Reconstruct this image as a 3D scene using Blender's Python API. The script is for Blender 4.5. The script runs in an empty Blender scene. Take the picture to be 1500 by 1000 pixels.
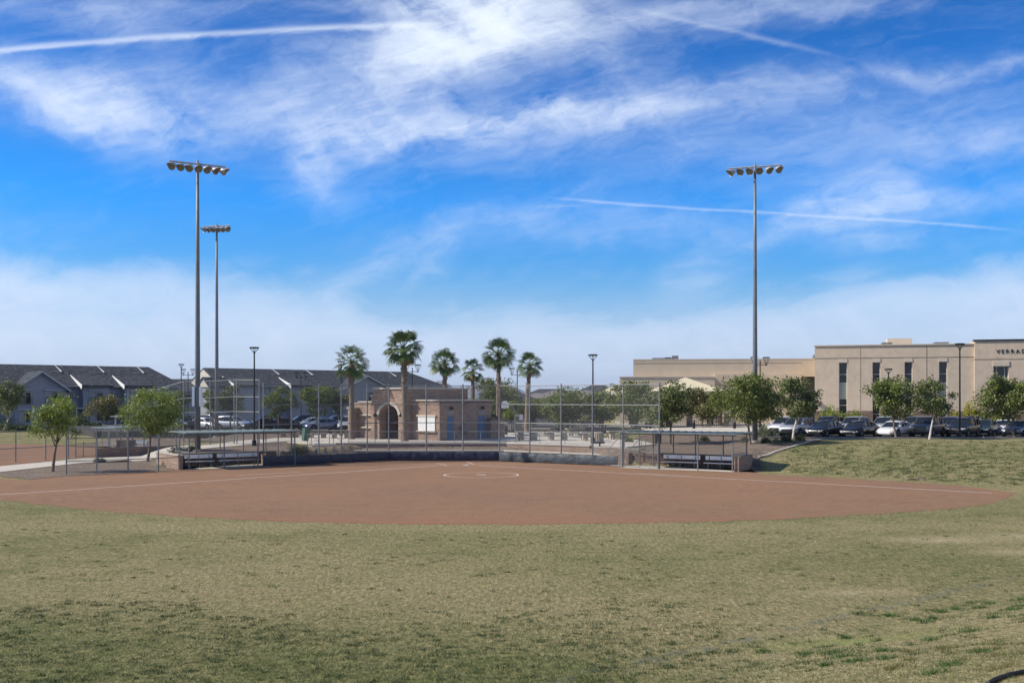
import bpy, bmesh, math, random
import numpy as np
from mathutils import Vector, Matrix
S = bpy.context.scene
COL = S.collection
R = math.radians
# ---------------------------------------------------------------- camera
FPX, HY, CH = 1554.0, 583.0, 5.0
cd = bpy.data.cameras.new('camera'); cam = bpy.data.objects.new('camera', cd); COL.objects.link(cam)
cam.location = (0, 0, CH); cam.rotation_euler = (R(90), 0, 0)
cd.sensor_width = 36; cd.lens = FPX / 1500 * 36; cd.shift_y = (HY - 500) / 1500
cd.clip_start = 0.5; cd.clip_end = 40000
S.camera = cam
# ---------------------------------------------------------------- sky and sun
SUNV = Vector((-0.995, -0.075, math.tan(R(40)))).normalized()
w = bpy.data.worlds.new("World"); S.world = w; w.use_nodes = True
NT = w.node_tree; N = NT.nodes; L = NT.links
def nd(t, **k):
    n = N.new(t)
    for a, b in k.items(): setattr(n, a, b)
    return n
def M(op, a, b=None, c=None, clamp=False):
    n = N.new('ShaderNodeMath'); n.operation = op; n.use_clamp = clamp
    for i, v in enumerate((a, b, c)):
        if v is None: continue
        if isinstance(v, (int, float)): n.inputs[i].default_value = v
        else: L.new(v, n.inputs[i])
    return n.outputs[0]
sky = nd('ShaderNodeTexSky', sky_type='NISHITA', sun_disc=False)
sky.sun_elevation = math.asin(SUNV.z); sky.sun_rotation = math.atan2(SUNV.x, SUNV.y)
sky.altitude = 400; sky.air_density = 1.0; sky.dust_density = 0.6; sky.ozone_density = 2.0
tc = nd('ShaderNodeTexCoord'); sx = nd('ShaderNodeSeparateXYZ'); L.new(tc.outputs['Generated'], sx.inputs[0])
ay = M('MAXIMUM', M('ABSOLUTE', sx.outputs[1]), 0.05)
U = M('DIVIDE', sx.outputs[0], ay)          # tangent of bearing
V = M('DIVIDE', sx.outputs[2], ay)          # tangent of height
def UP(px): return (px - 750) / FPX
def VP(py): return (HY - py) / FPX
def vec(x, y, z=0.0):
    n = N.new('ShaderNodeCombineXYZ')
    for i, v in enumerate((x, y, z)):
        if isinstance(v, (int, float)): n.inputs[i].default_value = v
        else: L.new(v, n.inputs[i])
    return n.outputs[0]
def noise(v, sc, det=6, rough=.55, dist=0.0):
    n = N.new('ShaderNodeTexNoise'); n.inputs['Scale'].default_value = sc; n.inputs['Detail'].default_value = det
    n.inputs['Roughness'].default_value = rough; n.inputs['Distortion'].default_value = dist
    L.new(v, n.inputs['Vector']); return n.outputs[0]
def sstep(x, a, b):
    n = N.new('ShaderNodeMapRange'); n.interpolation_type = 'SMOOTHSTEP'
    L.new(x, n.inputs[0]); n.inputs[1].default_value = a; n.inputs[2].default_value = b
    return n.outputs[0]
W1 = noise(vec(U, V, .3), 3.0, 3); W2 = noise(vec(U, V, 7.7), 3.0, 3)
W3 = noise(vec(U, V, 3.3), 11.0, 5); W4 = noise(vec(U, V, 5.1), 11.0, 5)
UW = M('ADD', U, M('ADD', M('MULTIPLY', M('SUBTRACT', W1, .5), .12), M('MULTIPLY', M('SUBTRACT', W3, .5), .09))); VW = M('ADD', V, M('ADD', M('MULTIPLY', M('SUBTRACT', W2, .5), .05), M('MULTIPLY', M('SUBTRACT', W4, .5), .055)))
def rot(u, v, deg, su, sv, z):
    c, s = math.cos(R(deg)), math.sin(R(deg))
    a = M('ADD', M('MULTIPLY', u, c), M('MULTIPLY', v, s)); b = M('SUBTRACT', M('MULTIPLY', v, c), M('MULTIPLY', u, s))
    return vec(M('MULTIPLY', a, su), M('MULTIPLY', b, sv), z)
def blob(px, py, rx, ry, deg=0, warp=True):
    u, v = (UW, VW) if warp else (U, V)
    c, s = math.cos(R(deg)), math.sin(R(deg))
    du = M('SUBTRACT', u, UP(px)); dv = M('SUBTRACT', v, VP(py))
    a = M('DIVIDE', M('ADD', M('MULTIPLY', du, c), M('MULTIPLY', dv, s)), rx / FPX)
    b = M('DIVIDE', M('SUBTRACT', M('MULTIPLY', dv, c), M('MULTIPLY', du, s)), ry / FPX)
    q = M('ADD', M('MULTIPLY', a, a), M('MULTIPLY', b, b))
    return M('EXPONENT', M('MULTIPLY', q, -1.0))
wisp = noise(rot(UW, VW, 10, 1.5, 4.6, 1.1), 3.0, 12, .66, .5)
wisp2 = noise(rot(UW, VW, -38, 1.6, 5.5, 4.2), 3.6, 11, .64, .5)
fine = noise(rot(UW, V, 14, 4, 15, 2.0), 6.0, 9, .65, .6)
cover = None
for b, k in ((blob(710, 5, 150, 80), 1.5), (blob(610, 75, 150, 45, 10), .85), (blob(860, 80, 130, 50, -25), .30), (blob(95, 150, 130, 44, -22), .95), (blob(230, 175, 120, 40, -10), .6),
             (blob(430, 165, 220, 46, -8), .52), (blob(690, 182, 180, 32, 1), .9), (blob(900, 170, 240, 20, 4), .85), (blob(435, 235, 60, 36, -60), .6), (blob(560, 140, 120, 60, 20), .5),
             (blob(1225, 300, 80, 30, 12), .95), (blob(1262, 335, 30, 26, -55), .5), (blob(1440, 98, 130, 12, 6), .34), (blob(1200, 118, 220, 18, 5), .4), (blob(1045, 385, 50, 36, 40), .45),
             (blob(1150, 200, 420, 60, 3), .22), (blob(1000, 25, 220, 20, 8), .45), (blob(1400, 290, 220, 24, 8), .35), (blob(1430, 215, 160, 26, 4), .26), (blob(150, 12, 260, 24), .26), (blob(170, 40, 70, 24, -20), .3),
             (blob(640, 345, 240, 24, 14), .30), (blob(980, 330, 260, 20, -4), .22), (blob(540, 395, 110, 24, 25), .5), (blob(640, 380, 50, 14, 40), .4), (blob(1180, 20, 200, 14, 10), .25), (blob(860, 340, 200, 20, 0), .2)):
    t = M('MULTIPLY', b, k); cover = t if cover is None else M('ADD', cover, t)
tex = M('ADD', M('ADD', M('MULTIPLY', wisp, .5), M('MULTIPLY', wisp2, .3)), M('MULTIPLY', fine, .2))
tex = M('ADD', M('MULTIPLY', M('SUBTRACT', tex, .5), 3.6), .52)
high = M('MULTIPLY', cover, M('MAXIMUM', tex, .05))
base_v = M('MULTIPLY', sstep(M('ADD', M('MULTIPLY', wisp, .6), M('MULTIPLY', fine, .4)), .44, .68), .09)
# low milky layer, its upper edge dips towards the middle
du_ = M('SUBTRACT', U, UP(800))
edge = M('ADD', M('MULTIPLY', M('MULTIPLY', du_, du_), .24), VP(455))
edge = M('ADD', edge, M('MULTIPLY', M('SUBTRACT', W2, .5), .07))
low = sstep(M('SUBTRACT', edge, M('ADD', V, M('MULTIPLY', M('SUBTRACT', wisp, .5), .11))), -.016, .034)
low = M('MULTIPLY', low, M('ADD', .82, M('MULTIPLY', M('SUBTRACT', M('ADD', M('MULTIPLY', wisp, .6), M('MULTIPLY', wisp2, .4)), .5), 2.2)))
veil = M('MULTIPLY', sstep(M('MULTIPLY', V, -1.0), -.13, .0), .62)
low = M('MAXIMUM', low, veil)
def trail(x0, y0, x1, y1, wd, k, bend=0.0):
    u0, v0, u1, v1 = UP(x0), VP(y0), UP(x1), VP(y1); ln = math.hypot(u1 - u0, v1 - v0); c, s = (u1 - u0) / ln, (v1 - v0) / ln
    du = M('SUBTRACT', U, u0); dv = M('SUBTRACT', V, v0)
    a = M('ADD', M('MULTIPLY', du, c), M('MULTIPLY', dv, s)); b = M('SUBTRACT', M('MULTIPLY', dv, c), M('MULTIPLY', du, s))
    b = M('ADD', b, M('MULTIPLY', M('SUBTRACT', W1, .5), .012))
    b = M('ADD', b, M('MULTIPLY', M('SUBTRACT', fine, .5), .007 * wd / 6))
    if bend: b = M('ADD', b, M('MULTIPLY', M('MULTIPLY', a, M('SUBTRACT', a, ln)), bend))
    b = M('DIVIDE', b, wd / FPX)
    g = M('EXPONENT', M('MULTIPLY', M('MULTIPLY', b, b), -1.0))
    m = M('MULTIPLY', sstep(a, -.01, .05), sstep(M('MULTIPLY', a, -1.0), -ln - .01, -ln + .06))
    return M('MULTIPLY', M('MULTIPLY', g, m), M('MULTIPLY', k, M('ADD', .35, M('MULTIPLY', fine, 1.2))))
tot = M('ADD', M('ADD', high, low), base_v)
for t in (trail(-120, 84, 680, 36, 4.6, .46, .07), trail(800, 289, 1500, 341, 2.0, .27), trail(900, 4, 1240, 86, 4, .15), trail(770, 304, 860, 300, 2.5, .25)):
    tot = M('ADD', tot, t)
tot = M('MAXIMUM', tot, 0.0)
tot = M('SUBTRACT', 1.0, M('EXPONENT', M('MULTIPLY', M('ADD', tot, M('MULTIPLY', M('MULTIPLY', tot, tot), .55)), -1.08)))
tint = nd('ShaderNodeMixRGB', blend_type='MULTIPLY'); tint.inputs[0].default_value = 1
L.new(sky.outputs[0], tint.inputs[1])
rp = nd('ShaderNodeValToRGB'); L.new(sx.outputs[2], rp.inputs[0])
e = rp.color_ramp.elements; e[0].position = 0; e[0].color = (.72, .80, 1.14, 1); e[1].position = .6; e[1].color = (.30, .50, .85, 1)
for p, c in ((.10, (.30, .80, 1.30, 1)), (.18, (.05, .78, 1.60, 1)), (.26, (.04, .62, 1.36, 1)), (.36, (.05, .50, 1.12, 1))):
    q = e.new(p); q.color = c
L.new(rp.outputs[0], tint.inputs[2])
mx = nd('ShaderNodeMixRGB'); L.new(tot, mx.inputs[0]); L.new(tint.outputs[0], mx.inputs[1])
cc = nd('ShaderNodeValToRGB'); L.new(sx.outputs[2], cc.inputs[0])
cc.color_ramp.elements[0].color = (6.2, 7.2, 9.2, 1); cc.color_ramp.elements[0].position = 0
cc.color_ramp.elements[1].color = (8.3, 9.1, 10.2, 1); cc.color_ramp.elements[1].position = .35
L.new(cc.outputs[0], mx.inputs[2])
bg = N['Background']; L.new(mx.outputs[0], bg.inputs[0]); bg.inputs[1].default_value = 0.10
sd = bpy.data.lights.new('sun', 'SUN'); sd.energy = 5.0; sd.angle = R(.53); sd.color = (1, .93, .82)
so = bpy.data.objects.new('sun', sd); COL.objects.link(so); so.rotation_euler = (-SUNV).to_track_quat('-Z', 'Y').to_euler()
S.view_settings.view_transform = 'Standard'; S.view_settings.look = 'None'; S.view_settings.exposure = 0.2; S.view_settings.gamma = 1
S.render.engine = 'CYCLES'; S.cycles.transparent_max_bounces = 32; S.cycles.max_bounces = 5; S.cycles.diffuse_bounces = 3
# ---------------------------------------------------------------- terrain
KX = [(-70, 118, 125, .6), (-34, 112, 125, .6), (-31, 86, 98, .8), (-28, 80, 92, .8), (-25.0, 76.4, 77.2, .85), (-24.4, 76.9, 77.5, .88), (-18.2, 81.6, 82.2, .88), (-16, 84, 87, .9), (-13, 89, 95, .9),
      (4, 88, 94, .9), (8.5, 79.3, 85, .9), (9.5, 79, 79.6, .88), (16.6, 74.8, 75.4, .85), (17.6, 71.0, 78, .9), (19, 68, 86, 1.2), (22, 64, 90, 1.4), (27, 58, 90, 1.45), (40, 50, 90, 1.5), (80, 45, 90, 1.5)]
KF = [(-70, .9), (-25, 1.0), (0, 1.0), (12, 1.04), (17, 1.4), (80, 1.48)]
def lerp_tab(tab, x):
    if x <= tab[0][0]: return tab[0][1:]
    for a, b in zip(tab, tab[1:]):
        if x <= b[0]:
            t = (x - a[0]) / (b[0] - a[0]); return tuple(p + (q - p) * t for p, q in zip(a[1:], b[1:]))
    return tab[-1][1:]
def ss(t): t = min(1, max(0, t)); return t * t * (3 - 2 * t)
def gz(x, y):
    if y > 40:
        y0, y1, n = lerp_tab(KX, x); f = lerp_tab(KF, x)[0]
        t = ss((y - y0) / (y1 - y0)) if y > y0 else 0
        return n * t + (f - n) * ss((y - y1 - 5) / 25) * (t > 0)
    r = (x - 1.8) * .635 - (y - 18.6) * .77
    if r <= 0: return 0.0
    return min(4.2, .25 * (r * r / (r + 1.6))) + .05 * math.sin(x * .9 + y * .5) * min(1, r / 4)
def G(px, py, z=0.0):
    d = (CH - z) * FPX / (py - HY); return ((px - 750) * d / FPX, d, z)
def Gd(px, d, z=None):
    x = (px - 750) * d / FPX; return (x, d, gz(x, d) if z is None else z)
def Gt(px, py):
    d = 9.0
    while d < 300:
        x = (px - 750) * d / FPX
        if CH - (py - HY) / FPX * d <= gz(x, d): return (x, d, gz(x, d))
        d += .1
    return (x, d, gz(x, d))
# ---------------------------------------------------------------- materials
MATS = {}
def mat(name, col, rough=.7, metal=0.0, var=0.0, vs=3.0, bump=0.0, bs=20.0, island=0.0, trans=0.0, spec=.5, stretch=None):
    if name in MATS: return MATS[name]
    m = bpy.data.materials.new(name); m.use_nodes = True; nt = m.node_tree; n = nt.nodes; l = nt.links
    p = n['Principled BSDF']; p.inputs['Base Color'].default_value = (*col, 1); p.inputs['Roughness'].default_value = rough
    p.inputs['Metallic'].default_value = metal; p.inputs['Specular IOR Level'].default_value = spec
    tcn = n.new('ShaderNodeTexCoord'); src = tcn.outputs['Object']
    if stretch:
        mp = n.new('ShaderNodeMapping'); mp.inputs['Scale'].default_value = stretch; l.new(src, mp.inputs[0]); src = mp.outputs[0]
    if var or island:
        hs = n.new('ShaderNodeHueSaturation'); hs.inputs['Color'].default_value = (*col, 1)
        val = None
        if var:
            nz = n.new('ShaderNodeTexNoise'); nz.inputs['Scale'].default_value = vs; nz.inputs['Detail'].default_value = 6; l.new(src, nz.inputs['Vector'])
            mr = n.new('ShaderNodeMapRange'); mr.inputs[1].default_value = .3; mr.inputs[2].default_value = .7; mr.inputs[3].default_value = 1 - var; mr.inputs[4].default_value = 1 + var
            l.new(nz.outputs[0], mr.inputs[0]); val = mr.outputs[0]
        if island:
            ge = n.new('ShaderNodeNewGeometry'); mr = n.new('ShaderNodeMapRange'); mr.inputs[3].default_value = 1 - island; mr.inputs[4].default_value = 1 + island
            l.new(ge.outputs['Random Per Island'], mr.inputs[0])
            if val is not None:
                mm = n.new('ShaderNodeMath'); mm.operation = 'MULTIPLY'; l.new(val, mm.inputs[0]); l.new(mr.outputs[0], mm.inputs[1]); val = mm.outputs[0]
            else: val = mr.outputs[0]
            m2 = n.new('ShaderNodeMapRange'); m2.inputs[3].default_value = .475; m2.inputs[4].default_value = .525
            l.new(ge.outputs['Random Per Island'], m2.inputs[0]); l.new(m2.outputs[0], hs.inputs['Hue'])
        l.new(val, hs.inputs['Value']); l.new(hs.outputs[0], p.inputs['Base Color'])
    if bump:
        nz = n.new('ShaderNodeTexNoise'); nz.inputs['Scale'].default_value = bs; nz.inputs['Detail'].default_value = 5; l.new(src, nz.inputs['Vector'])
        bp = n.new('ShaderNodeBump'); bp.inputs['Strength'].default_value = bump; bp.inputs['Distance'].default_value = .05; l.new(nz.outputs[0], bp.inputs['Height']); l.new(bp.outputs[0], p.inputs['Normal'])
    if trans:
        tr = n.new('ShaderNodeBsdfTranslucent'); mxs = n.new('ShaderNodeMixShader'); mxs.inputs[0].default_value = trans
        if var or island: l.new(hs.outputs[0], tr.inputs[0])
        else: tr.inputs[0].default_value = (*col, 1)
        l.new(p.outputs[0], mxs.inputs[1]); l.new(tr.outputs[0], mxs.inputs[2]); l.new(mxs.outputs[0], n['Material Output'].inputs[0])
    MATS[name] = m; return m
class NB:
    "small node-graph helper for the larger ground materials"
    def __init__(s, name, rough=.9):
        s.m = bpy.data.materials.new(name); s.m.use_nodes = True; s.n = s.m.node_tree.nodes; s.l = s.m.node_tree.links
        s.p = s.n['Principled BSDF']; s.p.inputs['Roughness'].default_value = rough; s.p.inputs['Specular IOR Level'].default_value = .15
        t = s.n.new('ShaderNodeTexCoord'); s.co = t.outputs['Object']
        x = s.n.new('ShaderNodeSeparateXYZ'); s.l.new(s.co, x.inputs[0]); s.x, s.y, s.z = x.outputs
    def put(s, v, i):
        if isinstance(v, (int, float)): i.default_value = v
        elif isinstance(v, tuple): i.default_value = (*v, 1) if len(i.default_value) == 4 else v
        else: s.l.new(v, i)
    def f(s, op, a, b=0.0, clamp=False):
        n = s.n.new('ShaderNodeMath'); n.operation = op; n.use_clamp = clamp; s.put(a, n.inputs[0]); s.put(b, n.inputs[1]); return n.outputs[0]
    def noise(s, sc, det=5, rough=.55, scale=None, off=0):
        v = s.co
        if scale or off:
            mp = s.n.new('ShaderNodeMapping'); mp.inputs['Scale'].default_value = scale or (1, 1, 1); mp.inputs['Location'].default_value = (off, off * .7, 0); s.l.new(v, mp.inputs[0]); v = mp.outputs[0]
        n = s.n.new('ShaderNodeTexNoise'); n.inputs['Scale'].default_value = sc; n.inputs['Detail'].default_value = det; n.inputs['Roughness'].default_value = rough; s.l.new(v, n.inputs['Vector']); return n.outputs[0]
    def ms(s, v, a, b, lo=0., hi=1.):
        n = s.n.new('ShaderNodeMapRange'); n.interpolation_type = 'SMOOTHSTEP'; s.put(v, n.inputs[0])
        for i, q in enumerate((a, b, lo, hi)): n.inputs[i + 1].default_value = q
        return n.outputs[0]
    def mix(s, f, a, b, mode='MIX'):
        n = s.n.new('ShaderNodeMixRGB'); n.blend_type = mode; s.put(f, n.inputs[0]); s.put(a, n.inputs[1]); s.put(b, n.inputs[2]); return n.outputs[0]
    def bump(s, h, st, dist=.05):
        n = s.n.new('ShaderNodeBump'); n.inputs['Strength'].default_value = st; n.inputs['Distance'].default_value = dist; s.l.new(h, n.inputs['Height']); s.l.new(n.outputs[0], s.p.inputs['Normal'])
    def ell(s, cx, cy, rx, ry):
        a = s.f('DIVIDE', s.f('SUBTRACT', s.x, cx), rx); b = s.f('DIVIDE', s.f('SUBTRACT', s.y, cy), ry)
        return s.f('EXPONENT', s.f('MULTIPLY', s.f('ADD', s.f('MULTIPLY', a, a), s.f('MULTIPLY', b, b)), -1.0))
def brick_mat(name, c1, c2, mortar, sc=1.0, bw=.42, bh=.21):
    b = NB(name, .85); t = b.n.new('ShaderNodeTexBrick'); v = b.n.new('ShaderNodeCombineXYZ')
    b.put(b.f('ADD', b.x, b.y), v.inputs[0]); b.put(b.z, v.inputs[1]); b.l.new(v.outputs[0], t.inputs['Vector'])
    t.inputs['Scale'].default_value = sc; t.inputs['Brick Width'].default_value = bw; t.inputs['Row Height'].default_value = bh; t.inputs['Mortar Size'].default_value = .012
    t.inputs['Color1'].default_value = (*c1, 1); t.inputs['Color2'].default_value = (*c2, 1); t.inputs['Mortar'].default_value = (*mortar, 1); t.inputs['Bias'].default_value = 0
    c = b.mix(.35, t.outputs[0], b.mix(1.0, t.outputs[0], b.ms(b.noise(.9, 4), .3, .7, .8, 1.25), 'MULTIPLY'))
    b.l.new(c, b.p.inputs['Base Color']); b.bump(t.outputs['Fac'], -.4, .02); return b.m
def mesh_link_mat(name, col=(.24, .25, .26), pitch=.055, wire=.065):
    b = NB(name, .5); b.p.inputs['Base Color'].default_value = (*col, 1); b.p.inputs['Metallic'].default_value = .5
    u = b.f('ADD', b.x, b.y)
    def band(q):
        fr = b.f('FRACT', b.f('DIVIDE', q, pitch)); return b.f('LESS_THAN', fr, wire)
    k = b.f('MAXIMUM', band(b.f('ADD', u, b.z)), band(b.f('SUBTRACT', u, b.z)))
    tr = b.n.new('ShaderNodeBsdfTransparent'); mx_ = b.n.new('ShaderNodeMixShader'); b.l.new(k, mx_.inputs[0]); b.l.new(tr.outputs[0], mx_.inputs[1]); b.l.new(b.p.outputs[0], mx_.inputs[2])
    b.l.new(mx_.outputs[0], b.n['Material Output'].inputs[0]); return b.m
# ---------------------------------------------------------------- mesh helpers
def link(name, me, m=None, parent=None, smooth=False):
    o = bpy.data.objects.new(name, me); COL.objects.link(o)
    if m: me.materials.append(m)
    if smooth:
        for p in me.polygons: p.use_smooth = True
    if parent: o.parent = parent
    return o
def pm(p):
    "world matrix of a parent chain that has no scale"
    m_ = Matrix.Translation(p.location) @ p.rotation_euler.to_matrix().to_4x4()
    return pm(p.parent) @ m_ if p.parent else m_
class MB:
    def __init__(s): s.v = []; s.f = []
    def add(s, vs, fs):
        o = len(s.v); s.v += [tuple(v) for v in vs]; s.f += [tuple(i + o for i in f) for f in fs]; return s
    def box(s, x0, y0, z0, x1, y1, z1, mtx=None):
        vs = [Vector(p) for p in ((x0, y0, z0), (x1, y0, z0), (x1, y1, z0), (x0, y1, z0), (x0, y0, z1), (x1, y0, z1), (x1, y1, z1), (x0, y1, z1))]
        if mtx: vs = [mtx @ v for v in vs]
        return s.add(vs, [(3, 2, 1, 0), (4, 5, 6, 7), (0, 1, 5, 4), (1, 2, 6, 5), (2, 3, 7, 6), (3, 0, 4, 7)])
    def cbox(s, c, sz, rz=0):
        mtx = Matrix.Translation(c) @ Matrix.Rotation(rz, 4, 'Z'); a, b, d = sz
        return s.box(-a / 2, -b / 2, -d / 2, a / 2, b / 2, d / 2, mtx)
    def tube(s, pts, rad, n=8, cap=True):
        pts = [Vector(p) for p in pts]; rad = rad if isinstance(rad, (list, tuple)) else [rad] * len(pts)
        o = len(s.v); prev = None
        for i, p in enumerate(pts):
            t = (pts[min(i + 1, len(pts) - 1)] - pts[max(i - 1, 0)]).normalized()
            a = t.cross(Vector((0, 0, 1)) if abs(t.z) < .9 else Vector((1, 0, 0))).normalized()
            if prev is not None:
                a = (prev - t * prev.dot(t)).normalized()
            prev = a; b = t.cross(a)
            for k in range(n):
                q = 2 * math.pi * k / n; s.v.append(tuple(p + (a * math.cos(q) + b * math.sin(q)) * rad[i]))
        for i in range(len(pts) - 1):
            for k in range(n):
                s.f.append((o + i * n + k, o + i * n + (k + 1) % n, o + (i + 1) * n + (k + 1) % n, o + (i + 1) * n + k))
        if cap:
            s.f.append(tuple(o + k for k in range(n))[::-1]); s.f.append(tuple(o + (len(pts) - 1) * n + k for k in range(n)))
        return s
    def lathe(s, prof, org, axis=(0, 0, 1), n=16):
        t = Vector(axis).normalized(); a = t.cross(Vector((0, 0, 1)) if abs(t.z) < .9 else Vector((1, 0, 0))).normalized(); b = t.cross(a); o = len(s.v)
        for r, h in prof:
            for k in range(n):
                q = 2 * math.pi * k / n; s.v.append(tuple(Vector(org) + t * h + (a * math.cos(q) + b * math.sin(q)) * r))
        for i in range(len(prof) - 1):
            for k in range(n): s.f.append((o + i * n + k, o + i * n + (k + 1) % n, o + (i + 1) * n + (k + 1) % n, o + (i + 1) * n + k))
        return s
    def prism(s, poly, z0, z1):
        n = len(poly); vs = [(p[0], p[1], z0) for p in poly] + [(p[0], p[1], z1) for p in poly]
        return s.add(vs, [tuple(range(n))[::-1], tuple(range(n, 2 * n))] + [(i, (i + 1) % n, n + (i + 1) % n, n + i) for i in range(n)])
    def vprism(s, poly, a, b):
        "poly in (x,z), extruded along y from a to b"
        n = len(poly); vs = [(p[0], a, p[1]) for p in poly] + [(p[0], b, p[1]) for p in poly]
        return s.add(vs, [tuple(range(n)), tuple(range(n, 2 * n))[::-1]] + [((i + 1) % n, i, n + i, n + (i + 1) % n) for i in range(n)])
    def xprism(s, poly, a, b):
        "poly in (y,z), extruded along x"
        n = len(poly); vs = [(a, p[0], p[1]) for p in poly] + [(b, p[0], p[1]) for p in poly]
        return s.add(vs, [tuple(range(n)), tuple(range(n, 2 * n))[::-1]] + [((i + 1) % n, i, n + i, n + (i + 1) % n) for i in range(n)])
    def build(s, name, m, parent=None, world=False, smooth=False):
        vs = s.v
        if world and parent:
            inv = pm(parent).inverted(); vs = [tuple(inv @ Vector(v)) for v in vs]
        me = bpy.data.meshes.new(name); me.from_pydata(vs, [], s.f)
        bm = bmesh.new(); bm.from_mesh(me); bmesh.ops.recalc_face_normals(bm, faces=bm.faces); bm.to_mesh(me); bm.free(); me.update()
        return link(name, me, m, parent, smooth)
def tag(o, label=None, cat=None, group=None, kind=None):
    if label: o['label'] = label
    if cat: o['category'] = cat
    if group: o['group'] = group
    if kind: o['kind'] = kind
    return o
def thing(name, label, cat, loc=(0, 0, 0), rz=0.0, group=None):
    o = bpy.data.objects.new(name, None); COL.objects.link(o); o.location = loc; o.rotation_euler = (0, 0, rz); o.empty_display_size = .3
    return tag(o, label, cat, group)
def dup(root, loc, rz=0.0, label=None, sc=1.0):
    def cp(o, par):
        c = o.copy(); COL.objects.link(c)
        if par: c.parent = par
        for ch in list(o.children): cp(ch, c)
        return c
    r = cp(root, None); r.location = loc; r.rotation_euler = (0, 0, rz); r.scale = (sc, sc, sc) if isinstance(sc, (int, float)) else sc
    if label: r['label'] = label
    return r
# ================================================================ materials of the ground
b = NB('dry grass', .95)
n1 = b.noise(.10, 5, .6); n2 = b.noise(.55, 6, .6, off=9); n3 = b.noise(6.0, 5, .75, off=3, scale=(1, 1, 1)); n4 = b.noise(28.0, 3, .7); n5 = b.noise(2.2, 4, .65, (1, .8, 1), 5)
straw = b.mix(b.ms(n3, .3, .7), (.215, .185, .095), (.43, .375, .21)); green = b.mix(b.ms(n3, .3, .7), (.075, .095, .030), (.215, .225, .085))
near = b.ms(b.f('ADD', b.y, b.f('MULTIPLY', b.f('SUBTRACT', n2, .5), 9.)), 27.0, 20.5)
nearc = b.f('MULTIPLY', near, b.ms(b.f('ADD', b.x, b.f('MULTIPLY', n1, 6.)), 9., 2.))
fac = b.ms(n1, .42, .64, .20, .52)
fac = b.f('ADD', fac, b.ms(n2, .42, .68, -.10, .26)); fac = b.f('ADD', fac, b.ms(n5, .4, .7, -.12, .22))
fac = b.f('ADD', fac, b.f('MULTIPLY', nearc, .52)); 
fac = b.f('ADD', fac, b.f('MULTIPLY', b.ell(9, 46, 20, 5), .22)); fac = b.f('ADD', fac, b.f('MULTIPLY', b.ell(-22, 49, 16, 3.0), .28)); fac = b.f('ADD', fac, b.f('MULTIPLY', b.ell(8, 33, 10, 4), .22))
fac = b.f('SUBTRACT', fac, b.f('MULTIPLY', b.ell(-8, 28, 9, 4), .35)); fac = b.f('SUBTRACT', fac, b.f('MULTIPLY', b.ell(2.5, 24, 4, 3.5), .4))
for (ex, ey, rx, ry, k) in ((15.4, 37.6, 1.9, .8, .9), (17.0, 34.8, 1.5, .7, .8), (19.5, 38, 2, 1.5, .5), (9.1, 27.5, 1.5, .5, .5)):
    fac = b.f('SUBTRACT', fac, b.f('MULTIPLY', b.ell(ex, ey, rx, ry), k))
fac = b.f('ADD', fac, b.f('MULTIPLY', b.ms(b.y, 60, 72), .14)); rb = b.f('SUBTRACT', b.f('MULTIPLY', b.f('SUBTRACT', b.x, 1.8), .635), b.f('MULTIPLY', b.f('SUBTRACT', b.y, 18.6), .77))
fac = b.f('SUBTRACT', fac, b.f('MULTIPLY', b.ms(rb, .4, 2.5), .38)); fac = b.f('SUBTRACT', fac, b.f('MULTIPLY', b.ms(b.f('ABSOLUTE', b.f('SUBTRACT', b.y, 41.5)), 2.5, .3), .3))
fac = b.f('ADD', fac, b.ms(n4, .35, .65, -.18, .18), True)
sp1 = b.ms(b.noise(1.0, 3, .7, (11, 2.6, 4), 17), .34, .66); sp2 = b.ms(b.noise(1.0, 3, .75, (30, 9, 9), 23), .34, .66)
col = b.mix(fac, straw, green); spk = b.f('ADD', b.f('MULTIPLY', sp1, .55), b.f('MULTIPLY', sp2, .45))
col = b.mix(1.0, col, b.mix(spk, (.52, .54, .50), (1.46, 1.42, 1.34)), 'MULTIPLY')
# dark clumps of greener, taller turf
cl = b.f('MULTIPLY', b.ms(b.noise(6.5, 4, .7, (1, .7, 1), 31), .56, .66), b.f('ADD', b.f('MULTIPLY', nearc, .65), b.f('ADD', .22, b.f('MULTIPLY', b.ms(b.y, 62, 68), .05))))
col = b.mix(cl, col, (.065, .090, .028))
# yellow green patch on the near bank, worn blue field paint along the old touch line
col = b.mix(b.f('MULTIPLY', b.ell(6.9, 21.4, 1.8, .6), .55), col, (.24, .30, .08))
ln = b.f('ABSOLUTE', b.f('ADD', b.f('SUBTRACT', b.f('MULTIPLY', b.f('SUBTRACT', b.x, 1.4), .635), b.f('MULTIPLY', b.f('SUBTRACT', b.y, 19.2), .77)), b.f('MULTIPLY', b.f('SUBTRACT', n2, .5), 1.2)))
col = b.mix(b.f('MULTIPLY', b.ms(ln, .35, .02), b.ms(n5, .45, .60, 0, .34)), col, (.13, .17, .20))
for (ex, ey, rx, ry) in ((15.2, 37.4, 1.6, .7), (16.6, 34.4, 1.5, .55), (19.0, 38.5, 1.8, .9), (8.8, 27.3, 1.3, .35)):
    col = b.mix(b.f('MULTIPLY', b.f('MULTIPLY', b.ell(ex, ey, rx, ry), b.ms(n5, .3, .6)), .75), col, (.50, .42, .27))
sp = b.ms(b.noise(18.0, 2, .5, off=2), .68, .74); col = b.mix(b.f('MULTIPLY', sp, .45), col, (.5, .46, .34))
b.l.new(col, b.p.inputs['Base Color']); b.bump(b.f('ADD', b.f('MULTIPLY', n3, 1.0), b.f('MULTIPLY', n4, .6)), 1.0, .10)
M_GRASS = b.m
b = NB('infield dirt', .95)
n1 = b.noise(.12, 4); n2 = b.noise(1.1, 6, .65); n3 = b.noise(22, 4, .7)
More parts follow.
